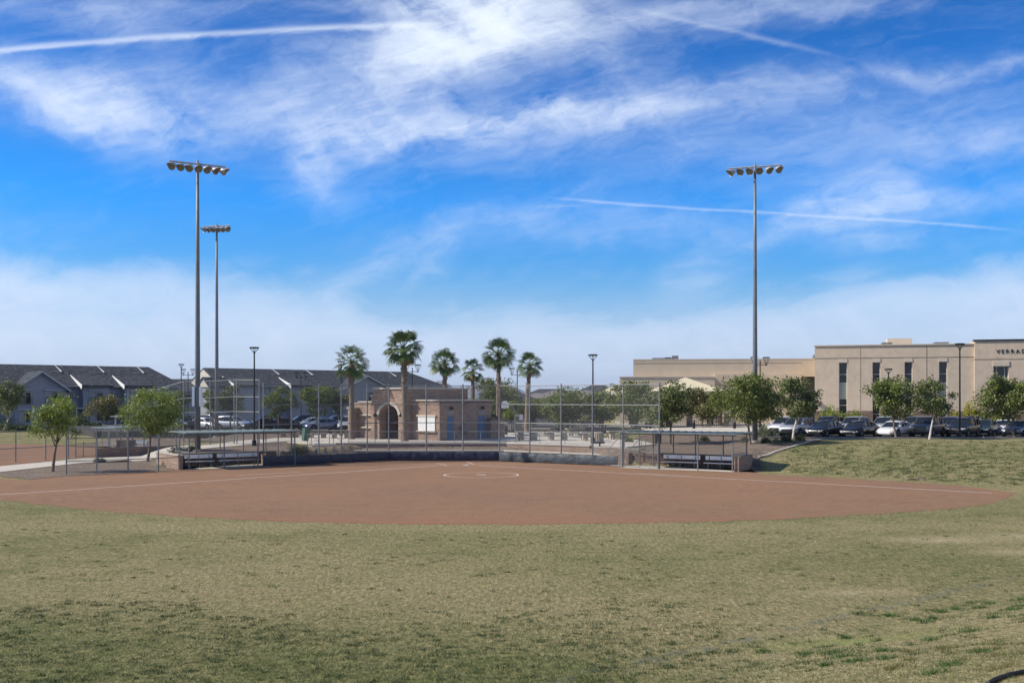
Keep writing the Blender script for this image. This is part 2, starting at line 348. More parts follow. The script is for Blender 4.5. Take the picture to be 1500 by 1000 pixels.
# raked rings round the pitching spot
dx = b.f('SUBTRACT', b.x, -2.0); dy = b.f('SUBTRACT', b.y, 62.0); rr = b.f('SQRT', b.f('ADD', b.f('MULTIPLY', dx, dx), b.f('MULTIPLY', b.f('MULTIPLY', dy, dy), 1.2)))
rake = b.f('SINE', b.f('MULTIPLY', b.f('ADD', rr, b.f('ADD', b.f('MULTIPLY', n1, 2.5), b.f('MULTIPLY', n2, .35))), 8.5))
c = b.mix(b.ms(n1, .35, .65), (.232, .128, .074), (.190, .112, .068)); c = b.mix(b.ms(n2, .3, .7, 0, .6), c, (.27, .158, .095)); c = b.mix(b.ms(b.noise(.35, 6, .7, (1, 1.6, 1), 40), .52, .70, 0, .45), c, (.150, .085, .058)); c = b.mix(b.f('MULTIPLY', b.ell(-3.5, 80, 6, 3.5), .45), c, (.32, .20, .135))
c = b.mix(b.f('MULTIPLY', b.ms(rake, -1, 1, 0, .20), b.ms(b.noise(.09, 3, .6, off=12), .42, .62)), c, (.18, .10, .070)); c = b.mix(b.ms(n3, .3, .7, 0, .35), c, (.33, .215, .145))
edge_ = b.ms(b.f('ADD', b.y, b.f('MULTIPLY', n2, 2.)), 47, 43.5); c = b.mix(b.f('MULTIPLY', edge_, .5), c, (.28, .135, .085))
b.l.new(c, b.p.inputs['Base Color']); b.bump(b.f('ADD', n3, b.f('MULTIPLY', rake, .15)), .8, .03)
M_DIRT = b.m
def speck(name, c1, c2, sc, bump=.8, c3=None):
    b = NB(name, .9); n_ = b.noise(sc, 3, .8); c = b.mix(b.ms(n_, .38, .62), c1, c2); c = b.mix(b.ms(b.noise(.5, 4), .3, .7, 0, .35), c, c3 or c1)
    b.l.new(c, b.p.inputs['Base Color']); b.bump(n_, bump, .06); return b.m
M_GRAVEL = speck('brown gravel', (.075, .055, .042), (.34, .27, .21), 9)
M_CONC = speck('pale concrete', (.46, .42, .36), (.54, .50, .43), 3, .1)
M_CONC2 = speck('grey concrete', (.27, .25, .23), (.34, .32, .29), 4, .15)
M_ASPH = speck('asphalt', (.050, .050, .052), (.085, .084, .084), 12, .4)
b = NB('worn chalk', .95); tr = b.n.new('ShaderNodeBsdfTransparent'); mxs = b.n.new('ShaderNodeMixShader'); b.p.inputs['Base Color'].default_value = (.62, .54, .48, 1)
b.l.new(b.ms(b.f('ADD', b.noise(2.2, 5, .7), b.f('MULTIPLY', b.noise(.35, 2), .5)), .42, .78, .45, 1.0), mxs.inputs[0]); b.l.new(tr.outputs[0], mxs.inputs[1]); b.l.new(b.p.outputs[0], mxs.inputs[2]); b.l.new(mxs.outputs[0], b.n['Material Output'].inputs[0])
M_CHALK = b.m
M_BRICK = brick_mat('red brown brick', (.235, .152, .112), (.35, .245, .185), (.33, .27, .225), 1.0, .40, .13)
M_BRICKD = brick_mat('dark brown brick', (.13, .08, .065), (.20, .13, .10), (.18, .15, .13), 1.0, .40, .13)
M_LINK = mesh_link_mat('chain link')
M_GALV = mat('galvanised steel', (.20, .21, .22), .6, .3, .15, 6)
M_POLE = mat('grey galvanised pole', (.17, .185, .205), .55, .2, .18, 1.2)
M_BLACK = mat('black painted metal', (.012, .012, .014), .4, .2)
M_ALU = mat('aluminium', (.72, .73, .75), .35, .5, .08, 3)
b = NB('tan stucco', .92); n_ = b.noise(1.2, 5, .6); c = b.mix(b.ms(n_, .3, .7), (.56, .45, .335), (.64, .52, .395))
st_ = b.f('MULTIPLY', b.ms(b.f('ABSOLUTE', b.f('SUBTRACT', b.z, 7.75)), .45, .05), b.ms(b.noise(.9, 5, .7, (1, 1, 2), 4), .52, .66)); c = b.mix(b.f('MULTIPLY', st_, .5), c, (.30, .23, .16))
c = b.mix(b.ms(b.noise(.8, 4, .6, (3, 3, .25), 8), .45, .75, 0, .25), c, (.46, .365, .27)); b.l.new(c, b.p.inputs['Base Color']); b.bump(b.noise(14, 3), .12, .03); M_STUC = b.m
M_STUC2 = mat('pale tan stucco', (.60, .50, .37), .9, 0, .06, .8, .1, 14)
M_STUCL = mat('cream stucco trim', (.58, .50, .40), .9, 0, .05, 1)
M_STONE = brick_mat('brown split block', (.15, .105, .078), (.24, .17, .125), (.16, .12, .1))
M_GLASS = mat('dark window glass', (.012, .016, .022), .08, 0)
M_APT = mat('blue grey siding', (.27, .28, .325), .9, 0, .08, .8, .05, 6)
M_APT2 = mat('cream siding', (.48, .45, .40), .9, 0, .06, 1)
b = NB('shingle roof', .92); nn = b.noise(1.6, 4, .8, (1, 1, 2.5)); c = b.mix(b.ms(nn, .35, .65), (.028, .032, .040), (.075, .082, .095)); c = b.mix(b.f('MULTIPLY', b.ms(b.noise(2.6, 2, .9, off=4), .60, .68), .55), c, (.24, .26, .29))
b.l.new(c, b.p.inputs['Base Color']); b.bump(nn, .5, .05); M_ROOF = b.m
M_TRIM = mat('pale grey trim', (.42, .43, .45), .7)
M_WHITE = mat('white paint', (.78, .78, .77), .6)
M_BARK = mat('grey brown bark', (.17, .13, .10), .95, 0, .3, 8, .6, 18)
M_BARKL = mat('pale whitewashed bark', (.52, .48, .42), .9, 0, .2, 5, .4, 18)
M_PALMT = mat('palm bark', (.20, .155, .115), .95, 0, .35, 7, .9, 9, stretch=(1, 1, 3))
M_PALML = mat('palm leaf', (.080, .125, .036), .5, 0, .25, 2, island=.3, trans=.18)
M_PALMD = mat('dead palm leaf', (.26, .19, .10), .8, 0, .2, 2, island=.3)
LEAF = dict(bright=mat('bright green leaf', (0.199, 0.249, 0.040), .55, 0, .2, 1.2, island=.35, trans=.3), mid=mat('mid green leaf', (0.153, 0.187, 0.040), .55, 0, .25, 1.2, island=.35, trans=.28),
            olive=mat('olive leaf', (.150, .175, .055), .6, 0, .25, 1.2, island=.35, trans=.25), rust=mat('rusty olive leaf', (.175, .160, .055), .6, 0, .3, 1.5, island=.4, trans=.25),
            lime=mat('lime leaf', (0.236, 0.286, 0.032), .5, 0, .2, 1.2, island=.3, trans=.35), dark=mat('dark green leaf', (0.065, 0.087, 0.022), .6, 0, .25, 1.2, island=.35, trans=.2), yellow=mat('yellow green leaf', (0.354, 0.326, 0.040), .5, 0, .2, 1.2, island=.3, trans=.35), grey=mat('grey green leaf', (.17, .19, .11), .7, 0, .2, 1.2, island=.3, trans=.2))
# ================================================================ ground
def axis(lo, hi, st, far, k=1.35):
    a = [lo + i * st for i in range(int(round((hi - lo) / st)) + 1)]; s_ = st; p = hi; q = lo; out = a[:]
    while p < far: s_ *= k; p += s_; q -= s_; out.append(p); out.insert(0, q)
    return out
xs = axis(-46, 46, .5, 16000); ys = axis(4, 132, .5, 16000)
me = bpy.data.meshes.new('lawn'); nx = len(xs)
me.from_pydata([(x, y, gz(x, y)) for y in ys for x in xs], [], [(j * nx + i, j * nx + i + 1, (j + 1) * nx + i + 1, (j + 1) * nx + i) for j in range(len(ys) - 1) for i in range(nx - 1)])
tag(link('lawn', me, M_GRASS, smooth=True), kind='structure')
def sheet(name, pts, m, z=.004, kind='structure', par=None):
    b_ = MB(); n = len(pts); b_.add([(p[0], p[1], z) for p in pts], [tuple(range(n))]); o = b_.build(name, m, par)
    if o.data.polygons[0].normal.z < 0: o.data.flip_normals()
    if kind: o['kind'] = kind
    return o
def drape(name, pts, m, lift=.03, st=.5, thick=0):
    bm = bmesh.new(); vs = [bm.verts.new((p[0], p[1], 0)) for p in pts]; bm.faces.new(vs); bmesh.ops.triangulate(bm, faces=bm.faces)
    for ax in (0, 1):
        lo, hi = min(p[ax] for p in pts), max(p[ax] for p in pts); q = math.ceil(lo / st) * st
        while q < hi:
            co = [0, 0, 0]; co[ax] = q; no = [0, 0, 0]; no[ax] = 1
            bmesh.ops.bisect_plane(bm, geom=bm.verts[:] + bm.edges[:] + bm.faces[:], plane_co=co, plane_no=no, dist=1e-5); q += st
    for v in bm.verts: v.co.z = gz(v.co.x, v.co.y) + lift
    bmesh.ops.recalc_face_normals(bm, faces=bm.faces)
    me = bpy.data.meshes.new(name); bm.to_mesh(me); bm.free()
    if me.polygons[0].normal.z < 0: me.flip_normals()
    o = link(name, me, m); o['kind'] = 'structure'; return o
random.seed(4)
def jag(pts, amp, n=6):
    out = []
    for a, c in zip(pts, pts[1:]):
        for k in range(n):
            t = k / n; out.append((a[0] + (c[0] - a[0]) * t + random.uniform(-amp, amp), a[1] + (c[1] - a[1]) * t + random.uniform(-amp, amp)))
    return out + [pts[-1]]
arc = [G(x, y)[:2] for x, y in ((-150, 708), (-60, 722), (0, 732), (100, 743), (200, 752), (300, 758.5), (400, 763), (500, 766), (600, 767.5), (700, 768), (800, 767.5), (900, 766.5), (1000, 765), (1100, 762), (1200, 757.5), (1300, 751.5), (1400, 744), (1450, 738), (1478, 730), (1490, 722))]
arc2 = [G(x, y)[:2] for x, y in ((1490, 722), (1400, 710), (1300, 703.5), (1200, 698.5), (1120, 694.5))]
right_d = [(16.4, 71.4), (16.9, 75.0), (10.1, 79.4), (8.2, 80.3)]
stop_l = [(7.8, 78.3), (-1.0, 84.4), (-9.8, 84.7), (-18.2, 78.0)]
left_d = [(-18.9, 81.6), (-25.0, 77.0), (-23.4, 74.2)]
left_e = [G(x, y)[:2] for x, y in ((234, 690), (97, 697), (40, 703), (-60, 697), (-150, 694))]
sheet('infield_dirt', jag(arc, .16, 14) + jag(arc2, .05)[1:] + right_d + stop_l + left_d + left_e, M_DIRT, .006)
# the neighbouring diamond on the left
sheet('far_infield_dirt', [G(x, y)[:2] for x, y in ((-260, 650), (-60, 643.5), (0, 643.8), (60, 643), (110, 645), (140, 650), (150, 664), (140, 671), (97, 672), (70, 676), (0, 684), (-120, 690))], M_DIRT, .005)
def strip(name, pts, wd, m, z, **k):
    l_, r_ = [], []
    for i, p in enumerate(pts):
        a = Vector(pts[max(i - 1, 0)][:2]); c_ = Vector(pts[min(i + 1, len(pts) - 1)][:2]); t = (c_ - a).normalized(); nrm = Vector((-t.y, t.x)) * wd / 2
        l_.append((p[0] + nrm.x, p[1] + nrm.y)); r_.append((p[0] - nrm.x, p[1] - nrm.y))
    return sheet(name, l_ + r_[::-1], m, z, **k)
def dens(a, c, n=20): return [(a[0] + (c[0] - a[0]) * i / n, a[1] + (c[1] - a[1]) * i / n) for i in range(n + 1)]
strip('chalk_line', dens(G(-40, 727), G(640, 682.2)), .15, M_CHALK, .012)
strip('chalk_line', dens(G(700, 681.5), G(1452, 722)), .15, M_CHALK, .012)
strip('chalk_line', dens(G(350, 696), G(442, 691.0)), .10, M_CHALK, .0122)
strip('chalk_line', dens(G(935, 693.5), G(1012, 697)), .10, M_CHALK, .0122)
strip('chalk_line', dens(G(684, 676.5), G(694, 680)), .10, M_CHALK, .0122); strip('chalk_line', dens(G(640, 678.5), G(655, 682)), .10, M_CHALK, .0122)
strip('chalk_line', dens(G(-90, 651), G(135, 657)), .10, M_CHALK, .011); strip('chalk_line', dens(G(-90, 673), G(60, 669)), .10, M_CHALK, .011)
pc = G(705, 695.5)
ring = [(pc[0] + 2.46 * math.cos(q * math.pi / 24), pc[1] + 2.46 * math.sin(q * math.pi / 24)) for q in range(49)]
b_ = MB()
for a, c_ in zip(ring, ring[1:]):
    def inn(p): return (pc[0] + (p[0] - pc[0]) * .955, pc[1] + (p[1] - pc[1]) * .955)
    i0, i1 = inn(a), inn(c_); b_.add([(*a, .012), (*c_, .012), (*i1, .012), (*i0, .012)], [(0, 1, 2, 3)])
tag(b_.build('chalk_circle', M_CHALK), kind='structure')
# home plate and pitching rubber
b_ = MB(); hp = G(683, 681.2); b_.prism([(hp[0] - .2, hp[1] - .1), (hp[0] + .2, hp[1] - .1), (hp[0] + .2, hp[1] + .1), (hp[0], hp[1] + .3), (hp[0] - .2, hp[1] + .1)], 0, .03); tag(b_.build('home_plate', M_WHITE), 'white five-sided home plate where the chalk lines meet', 'home plate')
b_ = MB(); b_.box(pc[0] - .3, pc[1] - .08, 0, pc[0] + .3, pc[1] + .08, .03); tag(b_.build('pitching_rubber', M_WHITE), 'white pitching rubber in the middle of the chalk circle', 'pitching plate')
# path, gravel, plaza, lots
pathL = [Gt(*p)[:2] for p in ((-160, 696), (0, 692), (120, 678.5), (240, 663.5), (300, 657.5), (345, 653.5))] + [(-22.0, 97), (-19, 102)]
pathR = [(-24.5, 103), (-26.0, 98)] + [Gt(*p)[:2] for p in ((335, 648), (295, 652.5), (238, 657.5), (120, 672), (0, 683.5), (-160, 688))]
drape('concrete_path', pathL + pathR, M_CONC, .05)
grl = [Gt(*p)[:2] for p in ((-160, 694), (0, 697.5), (44, 702.5), (97, 697.5), (234, 690.5))] + [(-23.3, 74.3), (-25.0, 77), (-24.9, 77.6), (-18.5, 82.4), (-18.0, 88), (-20, 96), (-21.8, 97)] + [p for p in pathL[:-2]][::-1]
drape('gravel_bed', grl, M_GRAVEL, .02)
drape('gravel_bed', [(16.4, 71.3), (17.2, 73)] + [Gt(*p)[:2] for p in ((1112, 671), (1160, 656), (1205, 644.8), (1205, 641.5))] + [(27, 98), (27, 110), (14.5, 112), (11.9, 104), (12.3, 92), (9.6, 87), (9.9, 80.1), (17.0, 75.6)], M_GRAVEL, .03)
drape('gravel_bed', [(-25.6, 99), (-24.4, 104), (-20, 118), (-46, 122), (-46, 110), (-33, 108)], M_GRAVEL, .03)
drape('planting_bed', [(-18.6, 82.8), (-18.3, 87), (-18, 93.3), (-15, 93.4), (-.4, 93.4), (6.7, 88.3), (9.6, 87), (9.8, 84), (10.3, 79.2), (8.9, 79.4), (7.8, 78.6), (-1, 84.5), (-9.8, 84.8), (-18, 78.6)], M_GRAVEL, .015)
plaza = [(-19.6, 101.6), (-20.6, 97.2), (-17.4, 93.4), (-15.0, 93.3), (-.4, 93.3), (6.6, 88.2), (9.4, 86.8), (12.4, 92), (12, 104), (15, 112), (15, 122), (-14, 124), (-24.2, 118), (-24, 103)]
b_ = MB(); b_.prism(plaza, .2, 1.02); tag(b_.build('plaza', M_CONC), kind='structure')
def block(name, pts, z0, z1, m): b_ = MB(); b_.prism(pts, z0, z1); return tag(b_.build(name, m), kind='structure')
block('asphalt_lot', [(-48, 122), (-24.6, 119), (-14, 124.4), (15.4, 122.4), (15.4, 118), (27, 116), (30, 178), (-60, 190), (-70, 150)], .3, 1.18, M_ASPH)
block('asphalt_lot', [(22.2, 97.6), (22.9, 94.0), (26.5, 92.6), (95, 92.6), (95, 119), (28, 119)], .6, 1.53, M_ASPH)
block('walkway', [(15.2, 110), (26, 108), (44, 119.4), (95, 119.4), (95, 121), (48, 124.5), (28, 127), (15.2, 121)], .6, 1.57, M_CONC)
block('forecourt', [(15.4, 121.2), (28, 127.2), (47.5, 124.7), (47.5, 150.5), (30, 178), (27.6, 165), (15.4, 160)], .6, 1.52, M_CONC2)
for q, (p0, p1) in enumerate((((-12, 131), (26, 131)), ((-12, 139), (26, 139)), ((-8, 150), (22, 149)))):
    b_ = MB(); b_.box(p0[0], p0[1], 1.1, p1[0], p1[1] + 1.6, 1.32); tag(b_.build('traffic_island', M_CONC), kind='structure')
b_ = MB(); key = [Gt(*p)[:2] for p in ((1111, 669.5), (1136, 662), (1160, 655), (1180, 649), (1204, 643.5))]; pts = []
for a, c_ in zip(key, key[1:]): pts += dens(a, c_, 8)[:-1]
pts.append(key[-1]); ring_ = []
for i, p in enumerate(pts):
    a, c_ = pts[max(i - 1, 0)], pts[min(i + 1, len(pts) - 1)]; t = Vector((c_[0] - a[0], c_[1] - a[1])).normalized(); nn = (-t.y * .09, t.x * .09)
    ring_.append([(p[0] + s_ * nn[0], p[1] + s_ * nn[1], gz(*p) + h_) for s_, h_ in ((-1, -.1), (-1, .09), (1, .09), (1, -.1))])
b_.add([v for q in ring_ for v in q], [(i * 4 + k, i * 4 + k + 1, i * 4 + k + 5, i * 4 + k + 4) for i in range(len(ring_) - 1) for k in range(3)] + [(0, 1, 2, 3)])
tag(b_.build('concrete_kerb', M_CONC), kind='structure')
b_ = MB(); b_.box(24, 92.25, 1.2, 95, 92.5, 1.62); tag(b_.build('lot_kerb', M_CONC2), kind='structure')
# ground under the lots' far side
# stall markings
b_ = MB()
for k in range(24):
    x0 = 25 + k * 2.75; b_.add([(x0, 93.4, 1.538), (x0 + .1, 93.4, 1.538), (x0 + 2.2, 98.3, 1.538), (x0 + 2.1, 98.3, 1.538)], [(0, 1, 2, 3)])
tag(b_.build('stall_lines', M_WHITE), kind='structure')
# mountains
rs = random.Random(11)
M_MTN = mat('bare desert rock', (.16, .125, .11), .95, 0, .25, .004)
for q, (x0, x1, d, h) in enumerate(((560, 720, 7000, 128), (640, 830, 7800, 140), (-300, 500, 9000, 85), (800, 1300, 9000, 70))):
    b_ = MB(); n = 60; hh = []
    f1 = [rs.uniform(0, 6) for _ in range(5)]
    for i in range(n + 1):
        t = i / n; env = math.sin(math.pi * t) ** .7; v = .66 + .2 * math.sin(t * 9 + f1[0]) + .12 * math.sin(t * 21 + f1[1]) + .07 * math.sin(t * 47 + f1[2]) + .04 * rs.uniform(-1, 1); hh.append(h * env * v)
    vs = []
    for r_, (dd, k) in enumerate(((-900, 0), (-500, .35), (-200, .72), (0, 1), (400, .6), (900, 0))):
        for i in range(n + 1):
            px = x0 + (x1 - x0) * i / n; X = (px - 750) / FPX * d; vs.append((X + rs.uniform(-25, 25) * k, d + dd + rs.uniform(-60, 60) * k, hh[i] * k * (1 if r_ == 3 else rs.uniform(.8, 1.1)) - (5 if k == 0 else 0)))
    b_.add(vs, [(r_ * (n + 1) + i, r_ * (n + 1) + i + 1, (r_ + 1) * (n + 1) + i + 1, (r_ + 1) * (n + 1) + i) for r_ in range(5) for i in range(n)])
    tag(b_.build('hills', M_MTN), kind='structure')
# ================================================================ apartments
def frame_thing(name, label, cat, org, ang, group=None): return thing(name, label, cat, org, ang, group)
def apt_window(par, x0, z0, x1, z1, y, cream=False, railing=False, awn=True):
    b_ = MB(); t = .09
    b_.box(x0 - t, y - .06, z0 - t, x1 + t, y + .02, z0).box(x0 - t, y - .06, z1, x1 + t, y + .02, z1 + t).box(x0 - t, y - .06, z0, x0, y + .02, z1).box(x1, y - .06, z0, x1 + t, y + .02, z1)
    m_ = (x0 + x1) / 2; b_.box(m_ - .04, y - .05, z0, m_ + .04, y + .02, z1)
    if awn: b_.box(x0 - .35, y - .35, z1 + .28, x1 + .35, y + .0, z1 + .42)
    f = b_.build('window', M_TRIM, par)
    g = MB(); g.box(x0, y - .02, z0, x1, y + .015, z1); g.build('pane', M_GLASS, f)
    c_ = MB(); c_.box(x0 + .02, y - .03, z0 + .05, x0 + (x1 - x0) * .42, y - .022, z1 - .03); c_.build('blind', mat('window blind', (.30, .30, .29), .9), f)
    if railing:
        r_ = MB(); r_.box(x0 - .2, y - .3, z0 + .85, x1 + .2, y - .26, z0 + .9); r_.box(x0 - .2, y - .3, z0 - .1, x1 + .2, y - .26, z0 - .05)
        n = 9
        for i in range(n + 1):
            q = x0 - .2 + (x1 - x0 + .36) * i / n; r_.box(q, y - .295, z0 - .05, q + .04, y - .265, z0 + .85)
        r_.build('railing', M_BLACK, f)
def gable(par, x0, x1, ze, zp, yf, yb, wall):
    "projecting gabled bay: wall body with gable, two roof slopes with pale rake boards"
    xm = (x0 + x1) / 2; b_ = MB(); b_.vprism([(x0, 0), (x1, 0), (x1, ze), (xm, zp), (x0, ze)], yf, yb); b_.build('gable_bay', wall, par)
    r_ = MB(); o = .5; k = (zp - ze) / (xm - x0)
    r_.vprism([(x0 - o, ze - o * k + .03), (xm, zp + .03), (xm, zp + .28), (x0 - o, ze - o * k + .28)], yf - .55, yb)
    r_.vprism([(x1 + o, ze - o * k + .03), (xm, zp + .03), (xm, zp + .28), (x1 + o, ze - o * k + .28)], yf - .55, yb)
    f = r_.build('gable_roof', M_ROOF, par)
    t = MB()
    for s0 in (x0 - o, x1 + o): t.vprism([(s0, ze - o * k + .0), (xm, zp + .0), (xm, zp + .3), (s0, ze - o * k + .3)], yf - .6, yf - .553)
    t.build('rake_board', M_TRIM, f)
def apartment(label, org, ang, Lw, ze, zr, depth, bays, gables, dormers, wins, hipR=3.0, hipL=3.0, cream=False):
    A = thing('apartment_building', label, 'apartment building', org, ang)
    w_ = MB(); w_.box(0, 0, -.3, Lw, depth, ze); w_.build('wall', M_APT, A)
    o = .7; r_ = MB(); xa, xb, ya, yb = -o, Lw + o, -o, depth + o; ym = depth / 2; zz = ze - .05
    r_.add([(xa, ya, zz), (xb, ya, zz), (xb, yb, zz), (xa, yb, zz), (xa + hipL, ym, zr), (xb - hipR, ym, zr), (xa, ya, zz + .25), (xb, ya, zz + .25), (xb, yb, zz + .25), (xa, yb, zz + .25)],
           [(3, 2, 1, 0), (0, 1, 7, 6), (1, 2, 8, 7), (2, 3, 9, 8), (3, 0, 6, 9), (6, 7, 5, 4), (7, 8, 5), (8, 9, 4, 5), (9, 6, 4)])
    rf = r_.build('roof', M_ROOF, A)
    g_ = MB(); g_.box(xa - .02, ya - .1, zz + .02, xb, ya - .01, zz + .2); g_.build('gutter', M_TRIM, rf)
    for (x0, x1, pr) in bays:
        b_ = MB(); b_.box(x0, -pr, -.3, x1, .2, ze - .02); b_.build('bay', M_APT, A)
        # sloping cap over the bay, with a pale edge
        sl = (zr - ze) / (depth / 2); t = MB(); y1 = 2.6
        zf = ze + .05; zb = ze + sl * (y1) + .30
        t.xprism([(-pr - .7, zf - .1), (y1, zb - .1), (y1, zb + .05), (-pr - .7, zf + .15)], x0 - .4, x1 + .4); c_ = t.build('bay_roof', M_ROOF, A)
        for xe in (x0 - .46,):
            t = MB(); t.xprism([(-pr - .7, zf - .35), (y1, zb - .45), (y1, zb + .12), (-pr - .7, zf + .2)], xe, xe + .05); t.build('fascia', M_WHITE, c_)
            t = MB(); t.xprism([(-pr, zf - .4), (0.2, ze - .3), (y1 - .2, zb - .5), (-pr, zf - .2)], xe + .2, xe + .3); t.build('cheek', M_APT2, c_)
    for g in gables: gable(A, *g)
    sl = (zr - ze) / (depth / 2 + o)
    for xd in dormers:
        z1 = zr - .12; z0 = zr - 1.2; yy = ym - (zr - z0) / sl - .05
        t = MB(); t.add([(xd - 1.25, yy, z0 + .1), (xd + .2, yy, z0 + .1), (xd, ym - .4, z1 + .1), (xd - .6, ym, z0)], [(0, 1, 2), (0, 2, 3), (1, 3, 2), (0, 3, 1)])
        c_ = t.build('roof_cricket', M_ROOF, rf)
        t = MB(); t.tube([(xd - .02, ym - .42, z1 + .14), (xd + .25, yy - .1, z0 + .14)], [.035, .13], 4); t.tube([(xd - 1.3, yy - .1, z0 + .12), (xd + .25, yy - .1, z0 + .12)], .045, 4); t.build('fascia', M_TRIM, c_)
    if cream:
        t = MB(); t.xprism([(ya + .9, ze + .05), (yb - .9, ze + .05), (ym, zr - .32)], xa - .03, xa + .12); t.build('gable_end', M_APT2, A)
        t = MB(); t.xprism([(-1.2, ze - .2), (3.2, ze - .2), (1.0, ze + 1.3)], xa - 2.6, xa - 2.4); t.build('gable_end', M_APT2, A)
        t = MB(); t.xprism([(-1.5, ze - .25), (1.0, ze + 1.35), (3.5, ze - .25), (3.5, ze - .05), (1.0, ze + 1.55), (-1.5, ze - .05)], xa - 2.8, xa + 1.5); t.build('porch_roof', M_ROOF, A)
        t = MB(); t.box(xa - 2.38, -1.1, -.3, xa + .6, 3.1, ze - .26); t.build('porch_bay', M_APT, A)
    for x0, z0, x1, z1, y, ra in wins: apt_window(A, x0, z0, x1, z1, y, railing=ra)
    return A
def on_line(org, ang, px, y=0.0):
    "distance along a facade at which it crosses image column px"
    c_, s_ = math.cos(ang), math.sin(ang); ox, oy = org[0] - s_ * y, org[1] + c_ * y; r_ = (px - 750) / FPX
    return (r_ * oy - ox) / (c_ - r_ * s_)
angA = math.atan2(.66, .75)
orgA = (-81.0, 143.0, .7); orgA = (-84.0, 139.0, .7)
fa = lambda px, y=0: on_line(orgA, angA, px, y)
LA = fa(262)
baysA = [(fa(122, -1.5), fa(160, -1.5), 1.5), (fa(184, -1.5), fa(219, -1.5), 1.5)]
gA = [(fa(22, -2.6), fa(97, -2.6), 5.5, 7.9, -2.6, 3.0, M_APT)]
winsA = []
for a, c_, y, ra in ((29, 45, -2.6, True), (68, 87, -2.6, True), (132, 151, -1.5, True), (193, 209, -1.5, True)):
    winsA.append((fa(a, y), 3.55, fa(c_, y), 5.1, y, ra)); winsA.append((fa(a + 1, y), .95, fa(c_ - 1, y), 2.35, y, False))
for a in (99.5, 161, 222, 236): winsA.append((fa(a), 4.0, fa(a + 4.5), 4.9, 0, False))
for a in (-40, -20): winsA.append((fa(a), 3.5, fa(a + 12), 5.1, 0, True))
A_ = apartment('long blue-grey apartment block with a gabled bay, behind the lawn at far left', orgA, angA, LA, 6.0, 9.3, 12.5, baysA, gA, [fa(79, 6.2), fa(141, 6.2), fa(199, 6.2)], winsA)
b_ = MB(); x0, x1 = fa(104), fa(121); b_.box(x0, -1.9, 2.75, x1, 0, 2.9); b_.box(x0 + .1, -1.8, 0, x0 + .3, -1.6, 2.75); b_.build('porch_canopy', M_TRIM, A_)
b_ = MB(); b_.box(fa(46, -2.6), -2.75, 1.6, fa(50, -2.6), -2.66, 2.9); bn = b_.build('banner', M_WHITE, A_); b_ = MB(); b_.box(fa(46, -2.6), -2.77, 2.9, fa(50, -2.6), -2.66, 3.2); b_.build('banner_top', mat('yellow cloth', (.6, .62, .05), .8), bn)
orgC = (-62, 186.0, .9); fcx = lambda px, y=0: on_line(orgC, R(20), px, y)
apartment('low grey apartment block linking the two long ones, behind the tall lighting poles', (-66, 187, .9), R(12), 20, 5.3, 7.6, 11, [], [], [], [(2, 3.3, 4, 4.7, 0, False), (7, 3.3, 9, 4.7, 0, False), (12, 3.3, 14, 4.7, 0, False)])
angB = math.atan2(.66, .75)
orgB = (-50.0, 184.0, .9); fb = lambda px, y=0: on_line(orgB, angB, px, y)
LB = fb(650) ; LB = min(LB, 62)
winsB = []
for a in (358, 398, 470, 560, 590):
    winsB.append((fb(a), 3.7, fb(a + 8), 5.3, 0, True)); winsB.append((fb(a), .9, fb(a + 8), 2.5, 0, False))
gB = [(fb(500, -2.6), fb(572, -2.6), 5.6, 8.1, -2.6, 3, M_APT)]
winsB += [(fb(532, -2.6), 3.6, fb(547, -2.6), 5.2, -2.6, False)]
baysB = [(fb(345, -1.5), fb(372, -1.5), 1.5), (fb(428, -1.5), fb(452, -1.5), 1.5)]
apartment('long dark-roofed apartment block behind the car park and the palms', orgB, angB, LB, 6.2, 9.5, 13, baysB, gB, [fb(397, 6.4), fb(446, 6.4), fb(523, 6.4), fb(568, 6.4)], winsB, 5, 0.01, True)
# cream gable on the near end of that block: a porch roof of its own end wall
# ================================================================ far houses
def house(label, px, d, wd, dp, ze, zr, wall, roof, rz=0.0, gab=False):
    x, y, z = Gd(px, d); H = thing('house', label, 'house', (x, y, z), rz)
    b_ = MB(); b_.box(-wd / 2, 0, -.3, wd / 2, dp, ze); b_.build('wall', wall, H)
    o = .6; b_ = MB(); hp_ = 0.0 if gab else dp * .45; b_.add([(-wd / 2 - o, -o, ze), (wd / 2 + o, -o, ze), (wd / 2 + o, dp + o, ze), (-wd / 2 - o, dp + o, ze), (-wd / 2 + hp_, dp / 2, zr), (wd / 2 - hp_, dp / 2, zr)], [(3, 2, 1, 0), (0, 1, 5, 4), (1, 2, 5), (2, 3, 4, 5), (3, 0, 4)]); b_.build('roof', roof, H)
    for q in (-.28, .25):
        b_ = MB(); b_.box(wd * q - .7, -.06, ze - 1.9, wd * q + .7, .02, ze - .6); b_.build('window', M_GLASS, H)
    return H
MR2 = mat('grey brown tile roof', (.17, .155, .15), .9, 0, .2, 2); MY = mat('pale yellow roof', (.62, .53, .30), .8)
house('far tan house with a grey hip roof, right of the second tree-top palm', 788, 205, 9, 9, 3.6, 5.0, M_STUC2, MR2)
house('far low house with a dark grey roof behind the basketball hoop', 758, 185, 9, 9, 3.3, 5.6, M_APT, M_ROOF, .3)
house('far brown house with a long grey roof, behind the middle trees', 838, 225, 17, 10, 3.9, 5.6, M_STUC, MR2)
house('far small house with a dark hip roof left of the shade canopy', 872, 240, 12, 10, 4.2, 6.6, M_STUC, M_ROOF, -.2)
house('far house with a low grey roof seen between two palms', 806, 250, 14, 10, 4.2, 6.2, M_STUC2, M_ROOF)
